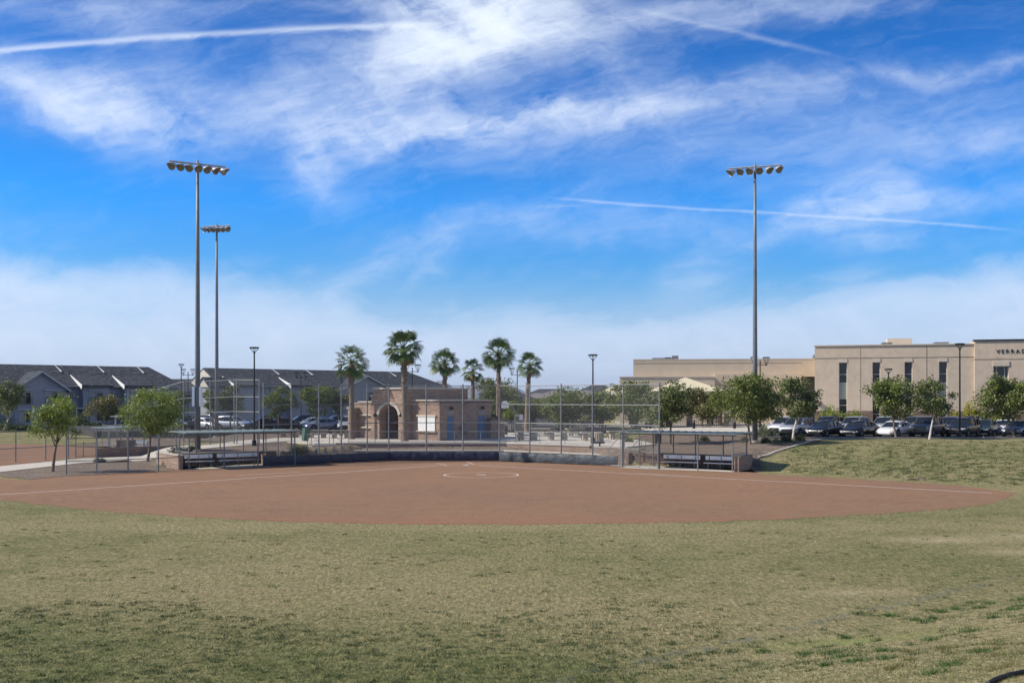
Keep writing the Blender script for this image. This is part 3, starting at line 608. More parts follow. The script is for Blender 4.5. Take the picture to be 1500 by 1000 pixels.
# ================================================================ school
angS = -R(16); orgS = (35.1, 123.0, 1.55)
SB = thing('school_building', 'tan two-storey school building with dark lettering and tall narrow windows', 'school', orgS, angS)
H = 9.45
def sx_(px, y=0): return on_line(orgS, angS, px, y)
s0, s1 = sx_(1427), sx_(1500) + 26
# wall panels between window columns so that the openings are real recesses
cols = [(1229, 1241), (1278, 1289.5), (1325, 1336.5), (1375.5, 1387.5)]
w_ = MB(); prev = 0.0
zb, zt = .2, 7.55
for a, c_ in cols:
    xa, xb = sx_(a), sx_(c_); w_.box(prev, 0, 2.0, xa, .6, H); w_.box(xa, 0, zt, xb, .6, H); prev = xb
w_.box(prev, 0, 2.0, s0, .6, H)
w_.box(0, .61, -.3, s0 - .01, 30, H - .01)
w_.build('wall', M_STUC, SB)
w_ = MB(); prev = 0.0
for a, c_ in cols:
    xa, xb = sx_(a), sx_(c_); w_.box(prev - (.0), -.06, -.3, xa, .6, 1.998); prev = xb
w_.box(prev, -.06, -.3, s0, .6, 1.998); w_.box(s0, -.36, -.3, s1, -.25, 1.998); w_.build('wall_base', M_STONE, SB)
wa, wb = sx_(1454.5), sx_(1477); w_ = MB(); w_.box(s0, -.3, -.3, wa, .6, H + .35).box(wb, -.3, -.3, s1, .6, H + .35).box(wa, -.3, 7.0, wb, .6, H + .35).box(s0, .61, -.3, s1, 30, H + .34)
tall = w_.build('entrance_wall', M_STUC, SB)
c_ = MB(); c_.box(-.08, -.12, H, s0 - .002, .7, H + .12); c_.build('parapet_cap', M_STUCL, SB)
c_ = MB(); c_.box(s0 - .1, -.42, H + .35, s1, .7, H + .5); c_.build('parapet_cap', M_BLACK, SB)
c_ = MB(); c_.box(.0, -.035, 8.05, s0, -.002, 8.11)
for xq in (sx_(1260), sx_(1357), sx_(1357) ,): c_.box(xq, -.02, 2.1, xq + .05, -.002, H - .02)
c_.build('control_joint', mat('dark joint stucco', (.33, .265, .19), .9), SB)  # joint lines in a darker stucco tone than the wall
c_ = MB(); c_.box(s0, -.335, 7.75, s1, -.302, 7.81); c_.build('control_joint', MATS['dark joint stucco'], SB)
MPAN = mat('pale green panel', (.42, .44, .36), .7); MFR = mat('pale window frame', (.55, .54, .48), .6)
for a, c2 in cols:
    xa, xb = sx_(a), sx_(c2)
    f = MB(); f.box(xa - .02, -.05, zt, xb + .02, .1, zt + .42); lint = f.build('lintel', M_STUCL, SB)
    f = MB(); y = .32; f.box(xa, y - .05, zb, xa + .06, y, zt).box(xb - .06, y - .05, zb, xb, y, zt)
    for z in (7.5, 6.15, 5.72 - .55, 3.35, 2.6, 1.6, .25): f.box(xa + .06, y - .05, z, xb - .06, y, z + .07)
    fr = f.build('window', MFR, SB)
    g = MB(); g.box(xa + .02, y + .01, zb, xb - .02, y + .05, zt); g.build('pane', M_GLASS, fr)
    g = MB(); g.box(xa + .06, y - .03, 3.42, xb - .06, y - .005, 5.17); g.build('spandrel_panel', MPAN, fr)
f = MB(); f.box(wa - .05, -.38, 7.0, wb + .05, -.2, 7.55); f.build('lintel', M_STUCL, SB)
f = MB(); y = .1
for i in range(4):
    q = wa + (wb - wa - .08) * i / 3
    if i in (1, 2): q = wa + (wb - wa - .08) * (.22 if i == 1 else .78)
    f.box(q, y - .06, 0, q + .08, y, 7.0)
for z in (6.92, 5.6, 5.1, 3.3, 2.5, .3): f.box(wa, y - .055, z, wb, y - .002, z + .08)
fr = f.build('window', MFR, SB)
g = MB(); g.box(wa, y + .01, 0, wb, y + .05, 7.0); g.build('pane', M_GLASS, fr)
def text(s_, size, m_, par, loc, rx=math.pi / 2, rz=0.0, space=1.0, ext=.04, name='lettering'):
    c = bpy.data.curves.new(name, 'FONT'); c.body = s_; c.size = size; c.extrude = ext; c.space_character = space; c.offset = .002 * size
    o = bpy.data.objects.new(name, c); COL.objects.link(o); dg = bpy.context.evaluated_depsgraph_get(); me = bpy.data.meshes.new_from_object(o.evaluated_get(dg)); bpy.data.objects.remove(o)
    o = link(name, me, m_, par); o.location = loc; o.rotation_euler = (rx, 0, rz); return o
text('VERRADO', .60, M_BLACK, tall, (sx_(1459, -.3), -.34, 8.42), space=1.5, ext=.02)
for a, c2, hh in ((1300, 1336, .75), (1292, 1307, .3), (1369, 1390, .25)):
    u_ = MB(); u_.box(sx_(a, 6), 6, H, sx_(c2, 6), 9, H + hh + .35); u_.build('rooftop_unit', M_STUCL if a == 1300 else M_GALV, SB)
# alcove to the left of the main front
# lower wing
WB = thing('school_wing', 'lower tan school wing marked 400, behind the shade canopies', 'school', (16.4, 150, 1.45), -R(7.5))
w_ = MB(); w_.box(.75, 0, -.3, 23.9, 25, 8.9); w_.box(23.9, 0, 6.55, 28.0, 25, 8.9); w_.box(23.9, 9, -.3, 28.0, 25, 6.55); w_.build('wall', M_STUC2, WB)
w_ = MB(); w_.box(-1.1, -1.2, -.3, 12, -.003, 6.45); w_.build('lower_wall', M_STUC2, WB)
w_ = MB(); w_.box(12, -.6, -.3, 23.8, -.003, 6.9); w_.build('lower_wall', M_STUC2, WB)
w_ = MB(); w_.box(.72, -.03, 8.9, 28.0, .4, 9.05); w_.box(-1.2, -1.3, 6.45, 12.1, -.9, 6.58); w_.build('parapet_cap', M_STUCL, WB)
w_ = MB(); w_.box(12.05, -.64, 5.4, 23.8, -.602, 5.46); w_.box(.8, -.03, 8.45, 23.9, -.004, 8.51); w_.build('control_joint', MATS['dark joint stucco'], WB)
w_ = MB(); w_.box(8.4, -1.25, 3.0, 9.4, -1.202, 3.9) if False else w_.box(24.2, 8.9, 0, 25.4, 8.99, 2.2); w_.build('door', M_BLACK, WB)
text('400', .95, M_BLACK, WB, (-.65, -1.25, 5.05), space=1.1)
for x_, h_ in ((3.4, .2), (6.2, .5), (5.2, .28), (25.8, .5)):
    u_ = MB(); u_.box(x_, 2, 8.9, x_ + (3 if h_ < .25 else .9), 3, 9.1 + h_); u_.build('rooftop_unit', M_GALV, WB)
# shade canopies in front of the wing
M_CAN = mat('cream canopy fabric', (.62, .55, .38), .8, 0, .05, 1)
def canopy(label, px, d, wd, dp, ze, zp):
    x, y, z = Gd(px, d); C_ = thing('shade_canopy', label, 'canopy', (x, y, z), 0, 'fabric canopies by the school wing')
    b_ = MB(); a, c_ = wd / 2, dp / 2; b_.add([(-a, -c_, ze), (a, -c_, ze), (a, c_, ze), (-a, c_, ze), (0, 0, zp), (-a, -c_, ze - .15), (a, -c_, ze - .15), (a, c_, ze - .15), (-a, c_, ze - .15)], [(0, 1, 4), (1, 2, 4), (2, 3, 4), (3, 0, 4), (5, 6, 1, 0), (6, 7, 2, 1), (7, 8, 3, 2), (8, 5, 0, 3), (8, 7, 6, 5)]); b_.build('fabric_roof', M_CAN, C_)
    for sx2 in (-1, 1):
        for sy in (-1, 1):
            b_ = MB(); b_.box(sx2 * (a - .5) - .3, sy * (c_ - .5) - .3, 0, sx2 * (a - .5) + .3, sy * (c_ - .5) + .3, 1.5); b_.box(sx2 * (a - .5) - .09, sy * (c_ - .5) - .09, 1.5, sx2 * (a - .5) + .09, sy * (c_ - .5) + .09, ze); b_.build('post', M_STONE, C_)
canopy('broad cream pyramid shade canopy against the tan school wing', 1004, 138, 9.0, 8, 4.5, 6.3)
canopy('small cream shade canopy left of the 400 sign', 903, 140, 5.5, 6, 4.3, 5.6)
# ================================================================ brick building
BB = thing('brick_building', 'red-brown brick park building with an arched entry and white roll-down shutter', 'building', (-6.79, 99.5, 1.02), -math.atan2(.616, .788))
def top(px, zt_): pass
w_ = MB(); w_.box(-3.6, 0, -.3, 0, 7.72, 3.72); w_.build('wall', M_BRICK, BB)                       # shop and toilets
# shutter recess frame
w_ = MB(); w_.box(-2.85, -.14, 2.25, -.42, -.003, 2.4); w_.box(-2.8, -.2, .78, -.4, -.003, .9); w_.build('window_sill', M_STUCL, BB)
w_ = MB(); w_.box(-2.7, -.07, .9, -.53, -.003, 2.25)
for i in range(13): w_.box(-2.7, -.085, .93 + i * .1, -.53, -.07, .98 + i * .1)
w_.build('roller_shutter', M_WHITE, BB)
w_ = MB(); w_.box(-3.6, -.15, 3.72, .12, 7.9, 3.85); w_.build('parapet_cap', M_CONC, BB)
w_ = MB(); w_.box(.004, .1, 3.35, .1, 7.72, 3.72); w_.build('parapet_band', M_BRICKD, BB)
# tower with arch, projecting forward
pr = .8; xl, xr = -7.83, -3.6; n = 18; ax0, ax1, zs = -7.15, -4.6, 2.35; rad = (ax1 - ax0) / 2; axm = (ax0 + ax1) / 2
def archpts(r_): return [(axm + r_ * math.cos(math.pi - math.pi * i / n), zs + r_ * .78 * math.sin(math.pi * i / n)) for i in range(n + 1)]
w_ = MB(); w_.box(xl, -pr, -.3, ax0, -pr + .9, 4.86).box(ax1, -pr, -.3, xr, -pr + .9, 4.86)
ap = archpts(rad)
for p0, p1 in zip(ap, ap[1:]): w_.vprism([p0, p1, (p1[0], 4.86), (p0[0], 4.86)], -pr, -pr + .9)
w_.box(xl, -pr + .9, -.3, ax0, 1.6, 4.86).box(ax1, -pr + .9, -.3, xr - .002, 1.6, 4.86); w_.box(xl, 1.6, -.3, xr - .002, 8.3, 4.86); w_.box(ax0, -pr + .9, 3.6, ax1, 1.6, 4.86)
w_.build('tower', M_BRICK, BB)
w_ = MB(); o_, i_ = archpts(rad + .32), archpts(rad + .01)
for k in range(n): w_.vprism([i_[k], i_[k + 1], o_[k + 1], o_[k]], -pr - .08, -pr + .05)
w_.build('arch_trim', M_CONC, BB)
w_ = MB(); w_.box(xl - .12, -pr - .14, 4.86, xr + .12, 8.45, 5.0); w_.box(xr - .5, -pr - .16, 4.05, xr + .12, -pr - .003, 4.17); w_.build('parapet_cap', M_CONC, BB)
w_ = MB(); w_.box(ax0 + .02, 1.5, -.02, ax1 - .02, 1.58, 3.4); gt = w_.build('gate', M_BLACK, BB)
w_ = MB()
for i in range(14): w_.box(ax0 + .1 + i * .18, .1, 0, ax0 + .13 + i * .18, .13, 2.6)
w_.build('gate', M_BLACK, BB)
for x_ in (xl + .32, xr - .42):
    w_ = MB(); w_.lathe([(.02, 0), (.16, .02), (.2, .22), (.02, .3)], (x_, -pr - .2, 2.2), (0, -.3, 1), 10); w_.box(x_ - .04, -pr - .12, 2.3, x_ + .04, -pr + .02, 2.38); w_.build('wall_lamp', M_BLACK, BB)
# left wing with ledges and end pilaster
w_ = MB(); w_.box(-11.6, .1, -.3, xl - .003, 6, 3.55); w_.build('wall', M_BRICK, BB)
w_ = MB(); w_.box(-11.0, .02, 3.55, xl - .14, 6.1, 3.68); w_.build('parapet_cap', M_CONC, BB)
w_ = MB(); w_.box(-8.55, -.55, -.3, xl - .004, .09, 4.2); w_.build('pier', M_BRICK, BB); w_ = MB(); w_.box(-8.65, -.65, 4.2, xl - .13, .15, 4.32); w_.build('parapet_cap', M_CONC, BB)
w_ = MB(); w_.box(-11.62, -.75, -.3, -11.0, .097, 2.95); w_.build('pier', M_BRICK, BB); w_ = MB(); w_.box(-11.72, -.85, 2.95, -10.9, .3, 3.07); w_.build('parapet_cap', M_CONC, BB)
for z in (2.25, 1.02):
    w_ = MB(); w_.box(-10.6, -.12, z, -8.56, .097, z + .13); w_.build('ledge', M_CONC, BB)
# doors, vents and lamps on the shaded side
MB_DOOR = mat('blue painted door', (.055, .13, .24), .55, 0, .06, 1)
for ya, yb in ((1.07, 1.97), (5.6, 6.7)):
    w_ = MB(); w_.box(-.02, ya, 0, .035, yb, 2.25); d_ = w_.build('door', MB_DOOR, BB)
    w_ = MB(); w_.box(.035, yb - .14, 1.0, .09, yb - .06, 1.12); w_.build('handle', M_GALV, d_)
    w_ = MB(); w_.box(.003, ya - .05, 2.38, .05, yb + .05, 2.78); w_.build('vent', M_CONC2, BB)
    w_ = MB(); w_.lathe([(.02, 0), (.15, .02), (.18, .2), (.02, .26)], (.16, (ya + yb) / 2, 2.92), (.3, 0, 1), 10); w_.build('wall_lamp', M_BLACK, BB)
w_ = MB(); w_.box(.004, 7.0, -.02, .5, 9.2, 1.9); w_.build('screen_wall', M_BRICK, BB)
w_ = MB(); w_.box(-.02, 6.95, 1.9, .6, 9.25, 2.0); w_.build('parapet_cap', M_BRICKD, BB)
w_ = MB(); w_.box(.003, 2.9, .95, .4, 3.45, 1.3).box(.003, 3.5, .7, .4, 4.05, .85); w_.build('drinking_fountain', M_GALV, BB)
# ================================================================ seat walls, stairs, retaining walls
def wall_thing(name, label, cat, pts, th, z0, z1, mw, capm=None, capt=.1):
    T = thing(name, label, cat, (pts[0][0], pts[0][1], 0)); b_ = MB(); c_ = MB()
    for k, (a, q) in enumerate(zip(pts, pts[1:])):
        d_ = Vector((q[0] - a[0], q[1] - a[1], 0)); ang = math.atan2(d_.y, d_.x); m_ = ((a[0] + q[0]) / 2, (a[1] + q[1]) / 2)
        e_ = .004 * (k % 2)
        b_.cbox((m_[0], m_[1], (z0 + z1) / 2 - e_), (d_.length + th * .4, th - e_, z1 - z0), ang)
        if capm: c_.cbox((m_[0], m_[1], z1 + capt / 2 + .002 - e_), (d_.length + th * .5, th + .12 - e_, capt), ang)
    b_.build('wall', mw, T, world=True)
    if capm: c_.build('cap', capm, T, world=True)
    return T
wall_thing('seat_wall', 'upper brick seat wall with pale cap along the plaza edge', 'wall', [(-15.3, 93.2), (-.4, 93.2), (6.5, 88.2)], .5, -.2, 1.0, M_BRICK, M_CONC)
wall_thing('seat_wall', 'lower brick seat wall with pale cap just behind the backstop', 'wall', [(-15.0, 91.2), (-.6, 91.2), (7.2, 85.3)], .5, -.2, .44, M_BRICK, M_CONC)
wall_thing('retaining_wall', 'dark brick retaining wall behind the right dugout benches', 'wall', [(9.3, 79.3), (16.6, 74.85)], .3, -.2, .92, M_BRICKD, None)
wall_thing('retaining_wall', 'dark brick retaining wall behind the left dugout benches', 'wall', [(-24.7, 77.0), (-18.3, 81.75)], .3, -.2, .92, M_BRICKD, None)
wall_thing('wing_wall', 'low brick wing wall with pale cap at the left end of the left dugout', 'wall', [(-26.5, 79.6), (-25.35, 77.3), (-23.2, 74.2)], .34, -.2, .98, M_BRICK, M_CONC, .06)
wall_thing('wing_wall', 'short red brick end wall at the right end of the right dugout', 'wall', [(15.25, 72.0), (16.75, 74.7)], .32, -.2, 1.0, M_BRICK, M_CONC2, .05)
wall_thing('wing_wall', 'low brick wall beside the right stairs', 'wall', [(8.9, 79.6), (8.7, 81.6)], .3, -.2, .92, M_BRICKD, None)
wall_thing('wing_wall', 'low brick wall between the left dugout and the backstop padding', 'wall', [(-18.2, 78.4), (-18.9, 80.6)], .3, -.2, .75, M_BRICK, None)
def stairs(label, org, ang, wd=2.2, n=5):
    T = thing('stairs', label, 'stairs', org, ang); b_ = MB()
    for i in range(n): b_.box(-wd / 2, i * .34, -.2, wd / 2, i * .34 + .36 if i < n - 1 else i * .34 + .8, (i + 1) * .185 - .003 * i)
    b_.build('steps', M_CONC2, T)
    for sx2 in (-1, 1):
        r_ = MB(); x_ = sx2 * (wd / 2 - .05); zt_ = n * .185
        r_.tube([(x_, -.3, .0), (x_, -.3, .95), (x_, n * .34 - .1, zt_ + .95), (x_, n * .34 + .6, zt_ + .95), (x_, n * .34 + .6, zt_)], .028, 6); r_.tube([(x_, n * .34 - .1, zt_ + .95), (x_, n * .34 - .1, zt_ - .2)], .025, 6); r_.build('handrail', M_GALV, T)
stairs('left concrete stairs from the plaza with two steel handrails', (-15.2, 89.3, .08), R(38)); stairs('right concrete stairs at the end of the seat walls with steel handrails', (8.6, 83.4, .08), R(-34), 2.0)
# ================================================================ fences
def fence(name, label, cat, pts, h, rails, post_r=.045, z0f=None, posts=None, link_z=(0.05, None), tall=0.12, mtl=M_GALV, group=None, mesh=True):
    "pts: list of (x,y); a post at every point"
    T = thing(name, label, cat, (pts[0][0], pts[0][1], 0), 0, group)
    zb_ = [gz(*p[:2]) if z0f is None else z0f for p in pts]
    for p, z in zip(pts, zb_):
        b_ = MB(); b_.tube([(p[0], p[1], z - .1), (p[0], p[1], z + h + tall)], post_r, 8); b_.build('post', mtl, T, world=True)
    for rz_ in rails:
        b_ = MB()
        for a, q, za, zq in zip(pts, pts[1:], zb_, zb_[1:]): b_.tube([(a[0], a[1], za + rz_), (q[0], q[1], zq + rz_)], post_r * .62, 6)
        b_.build('rail', mtl, T, world=True)
    if mesh:
        b_ = MB()
        for a, q, za, zq in zip(pts, pts[1:], zb_, zb_[1:]): b_.add([(a[0], a[1], za + link_z[0]), (q[0], q[1], zq + link_z[0]), (q[0], q[1], zq + h), (a[0], a[1], za + h)], [(0, 1, 2, 3)])
        b_.build('chain_link', M_LINK, T, world=True)
    return T
def px_on(a, c_, px):
    r_ = (px - 750) / FPX; dx_, dy_ = c_[0] - a[0], c_[1] - a[1]; t = (r_ * a[1] - a[0]) / (dx_ - r_ * dy_); return (a[0] + dx_ * t, a[1] + dy_ * t)
K0, K1, K2, K3, K4 = (-18.2, 77.7), (-9.8, 84.4), (-1.0, 84.2), (7.8, 78.1), (10.4, 74.8)
bp = [K0, px_on(K0, K1, 427), px_on(K0, K1, 467), px_on(K0, K1, 500), px_on(K0, K1, 538), K1, px_on(K1, K2, 624.5), px_on(K1, K2, 678), K2, px_on(K2, K3, 776), px_on(K2, K3, 822), px_on(K2, K3, 868), px_on(K3, K4, 913), K4]
BS = fence('backstop', 'tall chain-link backstop with padded base behind home plate', 'backstop', bp, 6.0, [.05, 3.05, 4.5, 5.98], .055)
M_PADN = mat('navy vinyl padding', (.020, .024, .052), .55, 0, .15, 3, .7, 3.0); M_PADG = mat('charcoal vinyl padding', (.060, .072, .085), .5, 0, .15, 3, .8, 3.0)
rp_ = random.Random(2)
def pads(a, c_, m_, inset=.12):
    d_ = Vector((c_[0] - a[0], c_[1] - a[1], 0)); Ln = d_.length; n_ = max(1, round(Ln / 1.9)); ang = math.atan2(d_.y, d_.x); nrm = Vector((math.sin(ang), -math.cos(ang), 0))
    for i in range(n_):
        b_ = MB(); w0 = Ln / n_; nx_, nz_ = 12, 6; vs = []
        for j in range(nz_ + 1):
            for k in range(nx_ + 1):
                u_, v_ = k / nx_, j / nz_; bulge = .045 * (min(1, 6 * u_) * min(1, 6 * (1 - u_)) * min(1, 4 * v_) * min(1, 4 * (1 - v_))) + .022 * rp_.uniform(-1, 1) * (0 < k < nx_)
                p = Vector((a[0], a[1], 0)) + d_.normalized() * (w0 * (i + .002 + .996 * u_)) + nrm * (inset + bulge); vs.append((p.x, p.y, .06 + .66 * v_ + .015 * math.sin(9 * u_ + i)))
        b_.add(vs, [(j * (nx_ + 1) + k, j * (nx_ + 1) + k + 1, (j + 1) * (nx_ + 1) + k + 1, (j + 1) * (nx_ + 1) + k) for j in range(nz_) for k in range(nx_)])
        m2 = Vector((a[0], a[1], 0)) + d_.normalized() * (w0 * (i + .5)) + nrm * (inset - .05); b_.cbox((m2.x, m2.y, .39), (w0 * .995, .08, .64), ang)
        b_.build('padding', m_, BS, world=True, smooth=True)
pads(K0, K1, M_PADN); pads(K1, K2, M_PADN); pads(K2, K3, M_PADG)
# rail along the plaza edge
def rail_thing(label, pts, z, h=1.05, group='guard rails on the plaza edge', lower=True):
    T = thing('guard_rail', label, 'guard rail', (pts[0][0], pts[0][1], z), 0, group)
    for p in pts: b_ = MB(); b_.tube([(p[0], p[1], z), (p[0], p[1], z + h)], .03, 6); b_.build('post', M_GALV, T, world=True)
    for hh_ in ((h, .12) if lower else (h,)):
        b_ = MB(); b_.tube([(p[0], p[1], z + hh_) for p in pts], .028, 6); b_.build('rail', M_GALV, T, world=True)
    b_ = MB()
    for a, q in zip(pts, pts[1:]): b_.add([(a[0], a[1], z + .12), (q[0], q[1], z + .12), (q[0], q[1], z + h), (a[0], a[1], z + h)], [(0, 1, 2, 3)])
    b_.build('mesh_panel', M_LINK, T, world=True)
rail_thing('straight steel guard rail along the plaza edge in front of the brick building', [(-14.4 + i * 2.33, 93.5) for i in range(7)], 1.02)
rail_thing('steel guard rail on the plaza edge in front of the picnic tables', [(.3, 93.3), (2.4, 91.7), (4.5, 90.2), (6.6, 88.6)], 1.02)
# field-side fences
fence('chain_link_fence', 'chain-link fence along the left edge of the near dirt field', 'fence', [(-28.9, 68.8), (-27.4, 70.0), (-25.8, 71.3), (-24.2, 72.6), (-23.2, 74.0)], 2.4, [.9, 2.38], .05)
fl = [G(-70, 682)[:2], G(-20, 680)[:2], G(23, 677)[:2], G(67, 674)[:2], G(100, 671.5)[:2], G(111, 670.5)[:2]]
fence('chain_link_fence', 'chain-link fence round the far dirt diamond, with dark posts, beyond the path', 'fence', fl, 2.4, [1.1, 2.38], .05)
fence('gate', 'low chain-link gate in the far diamond fence', 'gate', [fl[-1], G(122, 669.5)[:2], G(140, 668.5)[:2]], 1.2, [.1, 1.18], .04)
# far backstop (of the diamond on the left)
def atd(px, d): return ((px - 750) * d / FPX, d)
fb_ = [atd(188, 96), atd(216, 96), atd(233, 95), atd(269, 94.5), atd(308, 94), atd(343, 93.5), atd(347, 93.2), atd(380, 92)]
fence('backstop', 'second tall chain-link backstop behind the left dugout, facing the far diamond', 'backstop', fb_, 5.7, [2.9, 4.2, 5.68], .05)
# lawn edge fence on the far left diamond
fence('chain_link_fence', 'low chain-link fence beyond the far diamond, in front of the lawn benches', 'fence', [atd(150, 112), atd(161, 108), atd(172, 104), atd(186, 101)], 2.2, [.1, 2.18], .04)
# ================================================================ dugouts
M_DROOF = mat('weathered green-grey metal roof', (.20, .25, .245), .45, .3, .12, 2)
def dugout(label, B, t_, n_, L_, fx, posts, back_posts, zr_=2.52):
    "B front corner, t_ along the front, n_ away from the field"
    T = thing('dugout', label, 'dugout', (B[0], B[1], 0)); Bv = Vector((B[0], B[1], 0)); t_ = Vector((*t_, 0)); n_ = Vector((*n_, 0))
    def P(u, v, z): p = Bv + t_ * u + n_ * v; return (p.x, p.y, z)
    b_ = MB(); q = [P(-.4, -.45, 0), P(L_, -.45, 0), P(L_, 3.2, 0), P(-.4, 3.2, 0)]
    vs = [(p[0], p[1], z + zr_ + (.02 if i in (2, 3) else 0)) for z in (.02, .065) for i, p in enumerate(q)]
    b_.add(vs, [(3, 2, 1, 0), (4, 5, 6, 7), (0, 1, 5, 4), (1, 2, 6, 5), (2, 3, 7, 6), (3, 0, 4, 7)]); rf = b_.build('roof', M_DROOF, T, world=True)
    b_ = MB()
    for u in np.arange(-.2, L_, .6): b_.tube([P(u, -.44, zr_ + .085), P(u, 3.18, zr_ + .105)], .022, 4)
    b_.build('roof_rib', M_DROOF, rf, world=True)
    b_ = MB(); b_.tube([P(-.3, -.3, zr_ - .05), P(L_ - .1, -.3, zr_ - .05)], .04, 6); b_.tube([P(-.3, 3.0, zr_ - .04), P(L_ - .1, 3.0, zr_ - .04)], .04, 6); b_.build('beam', M_GALV, T, world=True)
    for u in posts: b_ = MB(); b_.tube([P(u, 0, -.05), P(u, 0, zr_)], .05, 8); b_.build('post', M_GALV, T, world=True)
    for u in back_posts: b_ = MB(); b_.tube([P(u, 3.0, -.05), P(u, 3.0, zr_)], .045, 8); b_.build('post', M_GALV, T, world=True)
    b_ = MB()
    for (u0, v0, z0_), (u1, v1, z1_) in (((0, 3.0, .95), (L_, 3.0, .95)), ((0, 0, .12), (0, 3, .95)), ((0, 0, 1.2), (0, 3, 1.2))): b_.tube([P(u0, v0, z0_), P(u1, v1, z1_)], .026, 6)
    b_.build('rail', M_GALV, T, world=True)
    b_ = MB(); b_.add([P(0, 3.0, .9), P(L_, 3.0, .9), P(L_, 3.0, zr_), P(0, 3.0, zr_)], [(0, 1, 2, 3)]); b_.add([P(0, 0, .8), P(0, 3, .8), P(0, 3, zr_), P(0, 0, zr_)], [(0, 1, 2, 3)]); b_.add([P(L_ - .15, 0, .1), P(L_ - .15, 3, .1), P(L_ - .15, 3, zr_), P(L_ - .15, 0, zr_)], [(0, 1, 2, 3)])
    b_.build('chain_link', M_LINK, T, world=True)
    b_ = MB(); b_.add([P(-.1, -.3, .02), P(L_, -.3, .02), P(L_, 2.9, .02), P(-.1, 2.9, .02)], [(0, 1, 2, 3)]); b_.build('floor_slab', M_CONC, T, world=True)
    return P
PL = dugout('left dugout with a flat green-grey metal roof, beside the tall lighting pole', (-22.65, 74.4), (.806, .592), (-.592, .806), 8.1, 0, (0, 2.55, 5.1, 8.0), (0.1, 1.6, 3.4, 5.2, 7.0, 8.0))
PR = dugout('right dugout with a flat metal roof, in front of the gravel and grass bank', (15.0, 71.9), (-.854, .520), (.520, .854), 8.4, 0, (0.05, 2.55, 5.5, 8.3), (.1, 1.8, 3.9, 5.6, 7.2, 8.3))
def bench(label, P, u0, u1, v, sgn):
    a = Vector(P(u0, v, 0)); c_ = Vector(P(u1, v, 0)); d_ = c_ - a; ang = math.atan2(d_.y, d_.x)
    nb = Vector(P(u0, v + 1, 0)) - a
    T = thing('bench', label, 'bench', tuple((a + c_) / 2), 0); Lb = d_.length
    def Q(s_, k, z): p = a + d_.normalized() * s_ + nb * k; return Vector((p.x, p.y, z))
    def slab(z0_, z1_, k0, k1, nm):
        b_ = MB(); vs = [Q(0, k0, z0_), Q(Lb, k0, z0_), Q(Lb, k1, z0_), Q(0, k1, z0_), Q(0, k0, z1_), Q(Lb, k0, z1_), Q(Lb, k1, z1_), Q(0, k1, z1_)]
        b_.add(vs, [(3, 2, 1, 0), (4, 5, 6, 7), (0, 1, 5, 4), (1, 2, 6, 5), (2, 3, 7, 6), (3, 0, 4, 7)]); return b_.build(nm, M_ALU, T, world=True)
    slab(.43, .48, -.05, .24, 'seat'); slab(.66, .94, .36, .40, 'backrest')
    for s_ in (Lb * .12, Lb * .5, Lb * .88):
        b_ = MB(); b_.tube([Q(s_, .1, 0), Q(s_, .1, .43)], .03, 6); b_.tube([Q(s_, .1, .4), Q(s_, .34, .45), Q(s_, .345, .9)], .025, 6); b_.build('leg', M_GALV, T, world=True)
bench('aluminium bench at the left end of the left dugout', PL, .35, 2.4, 1.55, 1); bench('longer aluminium bench in the middle of the left dugout', PL, 2.75, 5.9, 1.55, 1)
bench('aluminium bench at the right end of the right dugout', PR, .35, 2.7, 1.5, 1); bench('longer aluminium bench in the middle of the right dugout', PR, 3.1, 5.9, 1.5, 1)
# far dugout on the left diamond
b0 = atd(141, 88)
Tf = thing('dugout', 'far dugout of the left diamond, half hidden by the two young trees', 'dugout', (b0[0], b0[1], 0))
pA, pB = atd(141, 89.5), atd(211, 94)
d_ = Vector((pB[0] - pA[0], pB[1] - pA[1], 0)); ang = math.atan2(d_.y, d_.x)
b_ = MB(); b_.cbox(((pA[0] + pB[0]) / 2, (pA[1] + pB[1]) / 2 + 1.4, 2.47), (d_.length, 2.9, .08), ang); b_.build('roof', M_DROOF, Tf, world=True)
for k in range(5):
    p = Vector((*pA, 0)) + d_ * k / 4
    b_ = MB(); b_.tube([(p.x, p.y, 0), (p.x, p.y, 2.43)], .045, 6); b_.build('post', M_GALV, Tf, world=True)
b_ = MB(); qa, qb = atd(141, 88.8), atd(243, 93); dd_ = Vector((qb[0] - qa[0], qb[1] - qa[1], 0)); b_.cbox(((qa[0] + qb[0]) / 2, (qa[1] + qb[1]) / 2, .42), (dd_.length, .25, .8), math.atan2(dd_.y, dd_.x)); b_.build('back_wall', M_BRICKD, Tf, world=True)
def lawn_shelter(label, px, d, wd):
    x, y, z = Gd(px, d); T = thing('dugout', label, 'dugout', (x, y, z))
    b_ = MB(); b_.box(-wd / 2, 0, 0, wd / 2, .25, .95); b_.build('block_wall', M_BRICKD, T)
    return T
lawn_shelter('low brown block wall on the far side of the left diamond', 185, 103, 1.9)
b_ = thing('bench', 'white bench by the far block wall, left of the leafy tree', 'bench', Gd(208, 102)); bb = MB(); bb.box(-.6, 0, .66, .6, .05, .95); bb.build('backrest', M_WHITE, b_); bb = MB(); bb.box(-.6, -.4, .42, .6, -.1, .47); bb.build('seat', M_ALU, b_)
for sx2 in (-.45, .45): bb = MB(); bb.box(sx2 - .03, -.3, 0, sx2 + .03, -.24, .42); bb.build('leg', M_GALV, b_)
T = thing('shelter', 'small flat-roofed shelter on the lawn in front of the apartments', 'shelter', Gd(188, 125)); bb = MB(); bb.box(-1.8, -1, 2.2, 1.8, 1, 2.32); bb.build('roof', M_TRIM, T)
for sx2 in (-1.5, 1.5): bb = MB(); bb.box(sx2 - .09, -.09, 0, sx2 + .09, .09, 2.2); bb.build('post', M_TRIM, T)
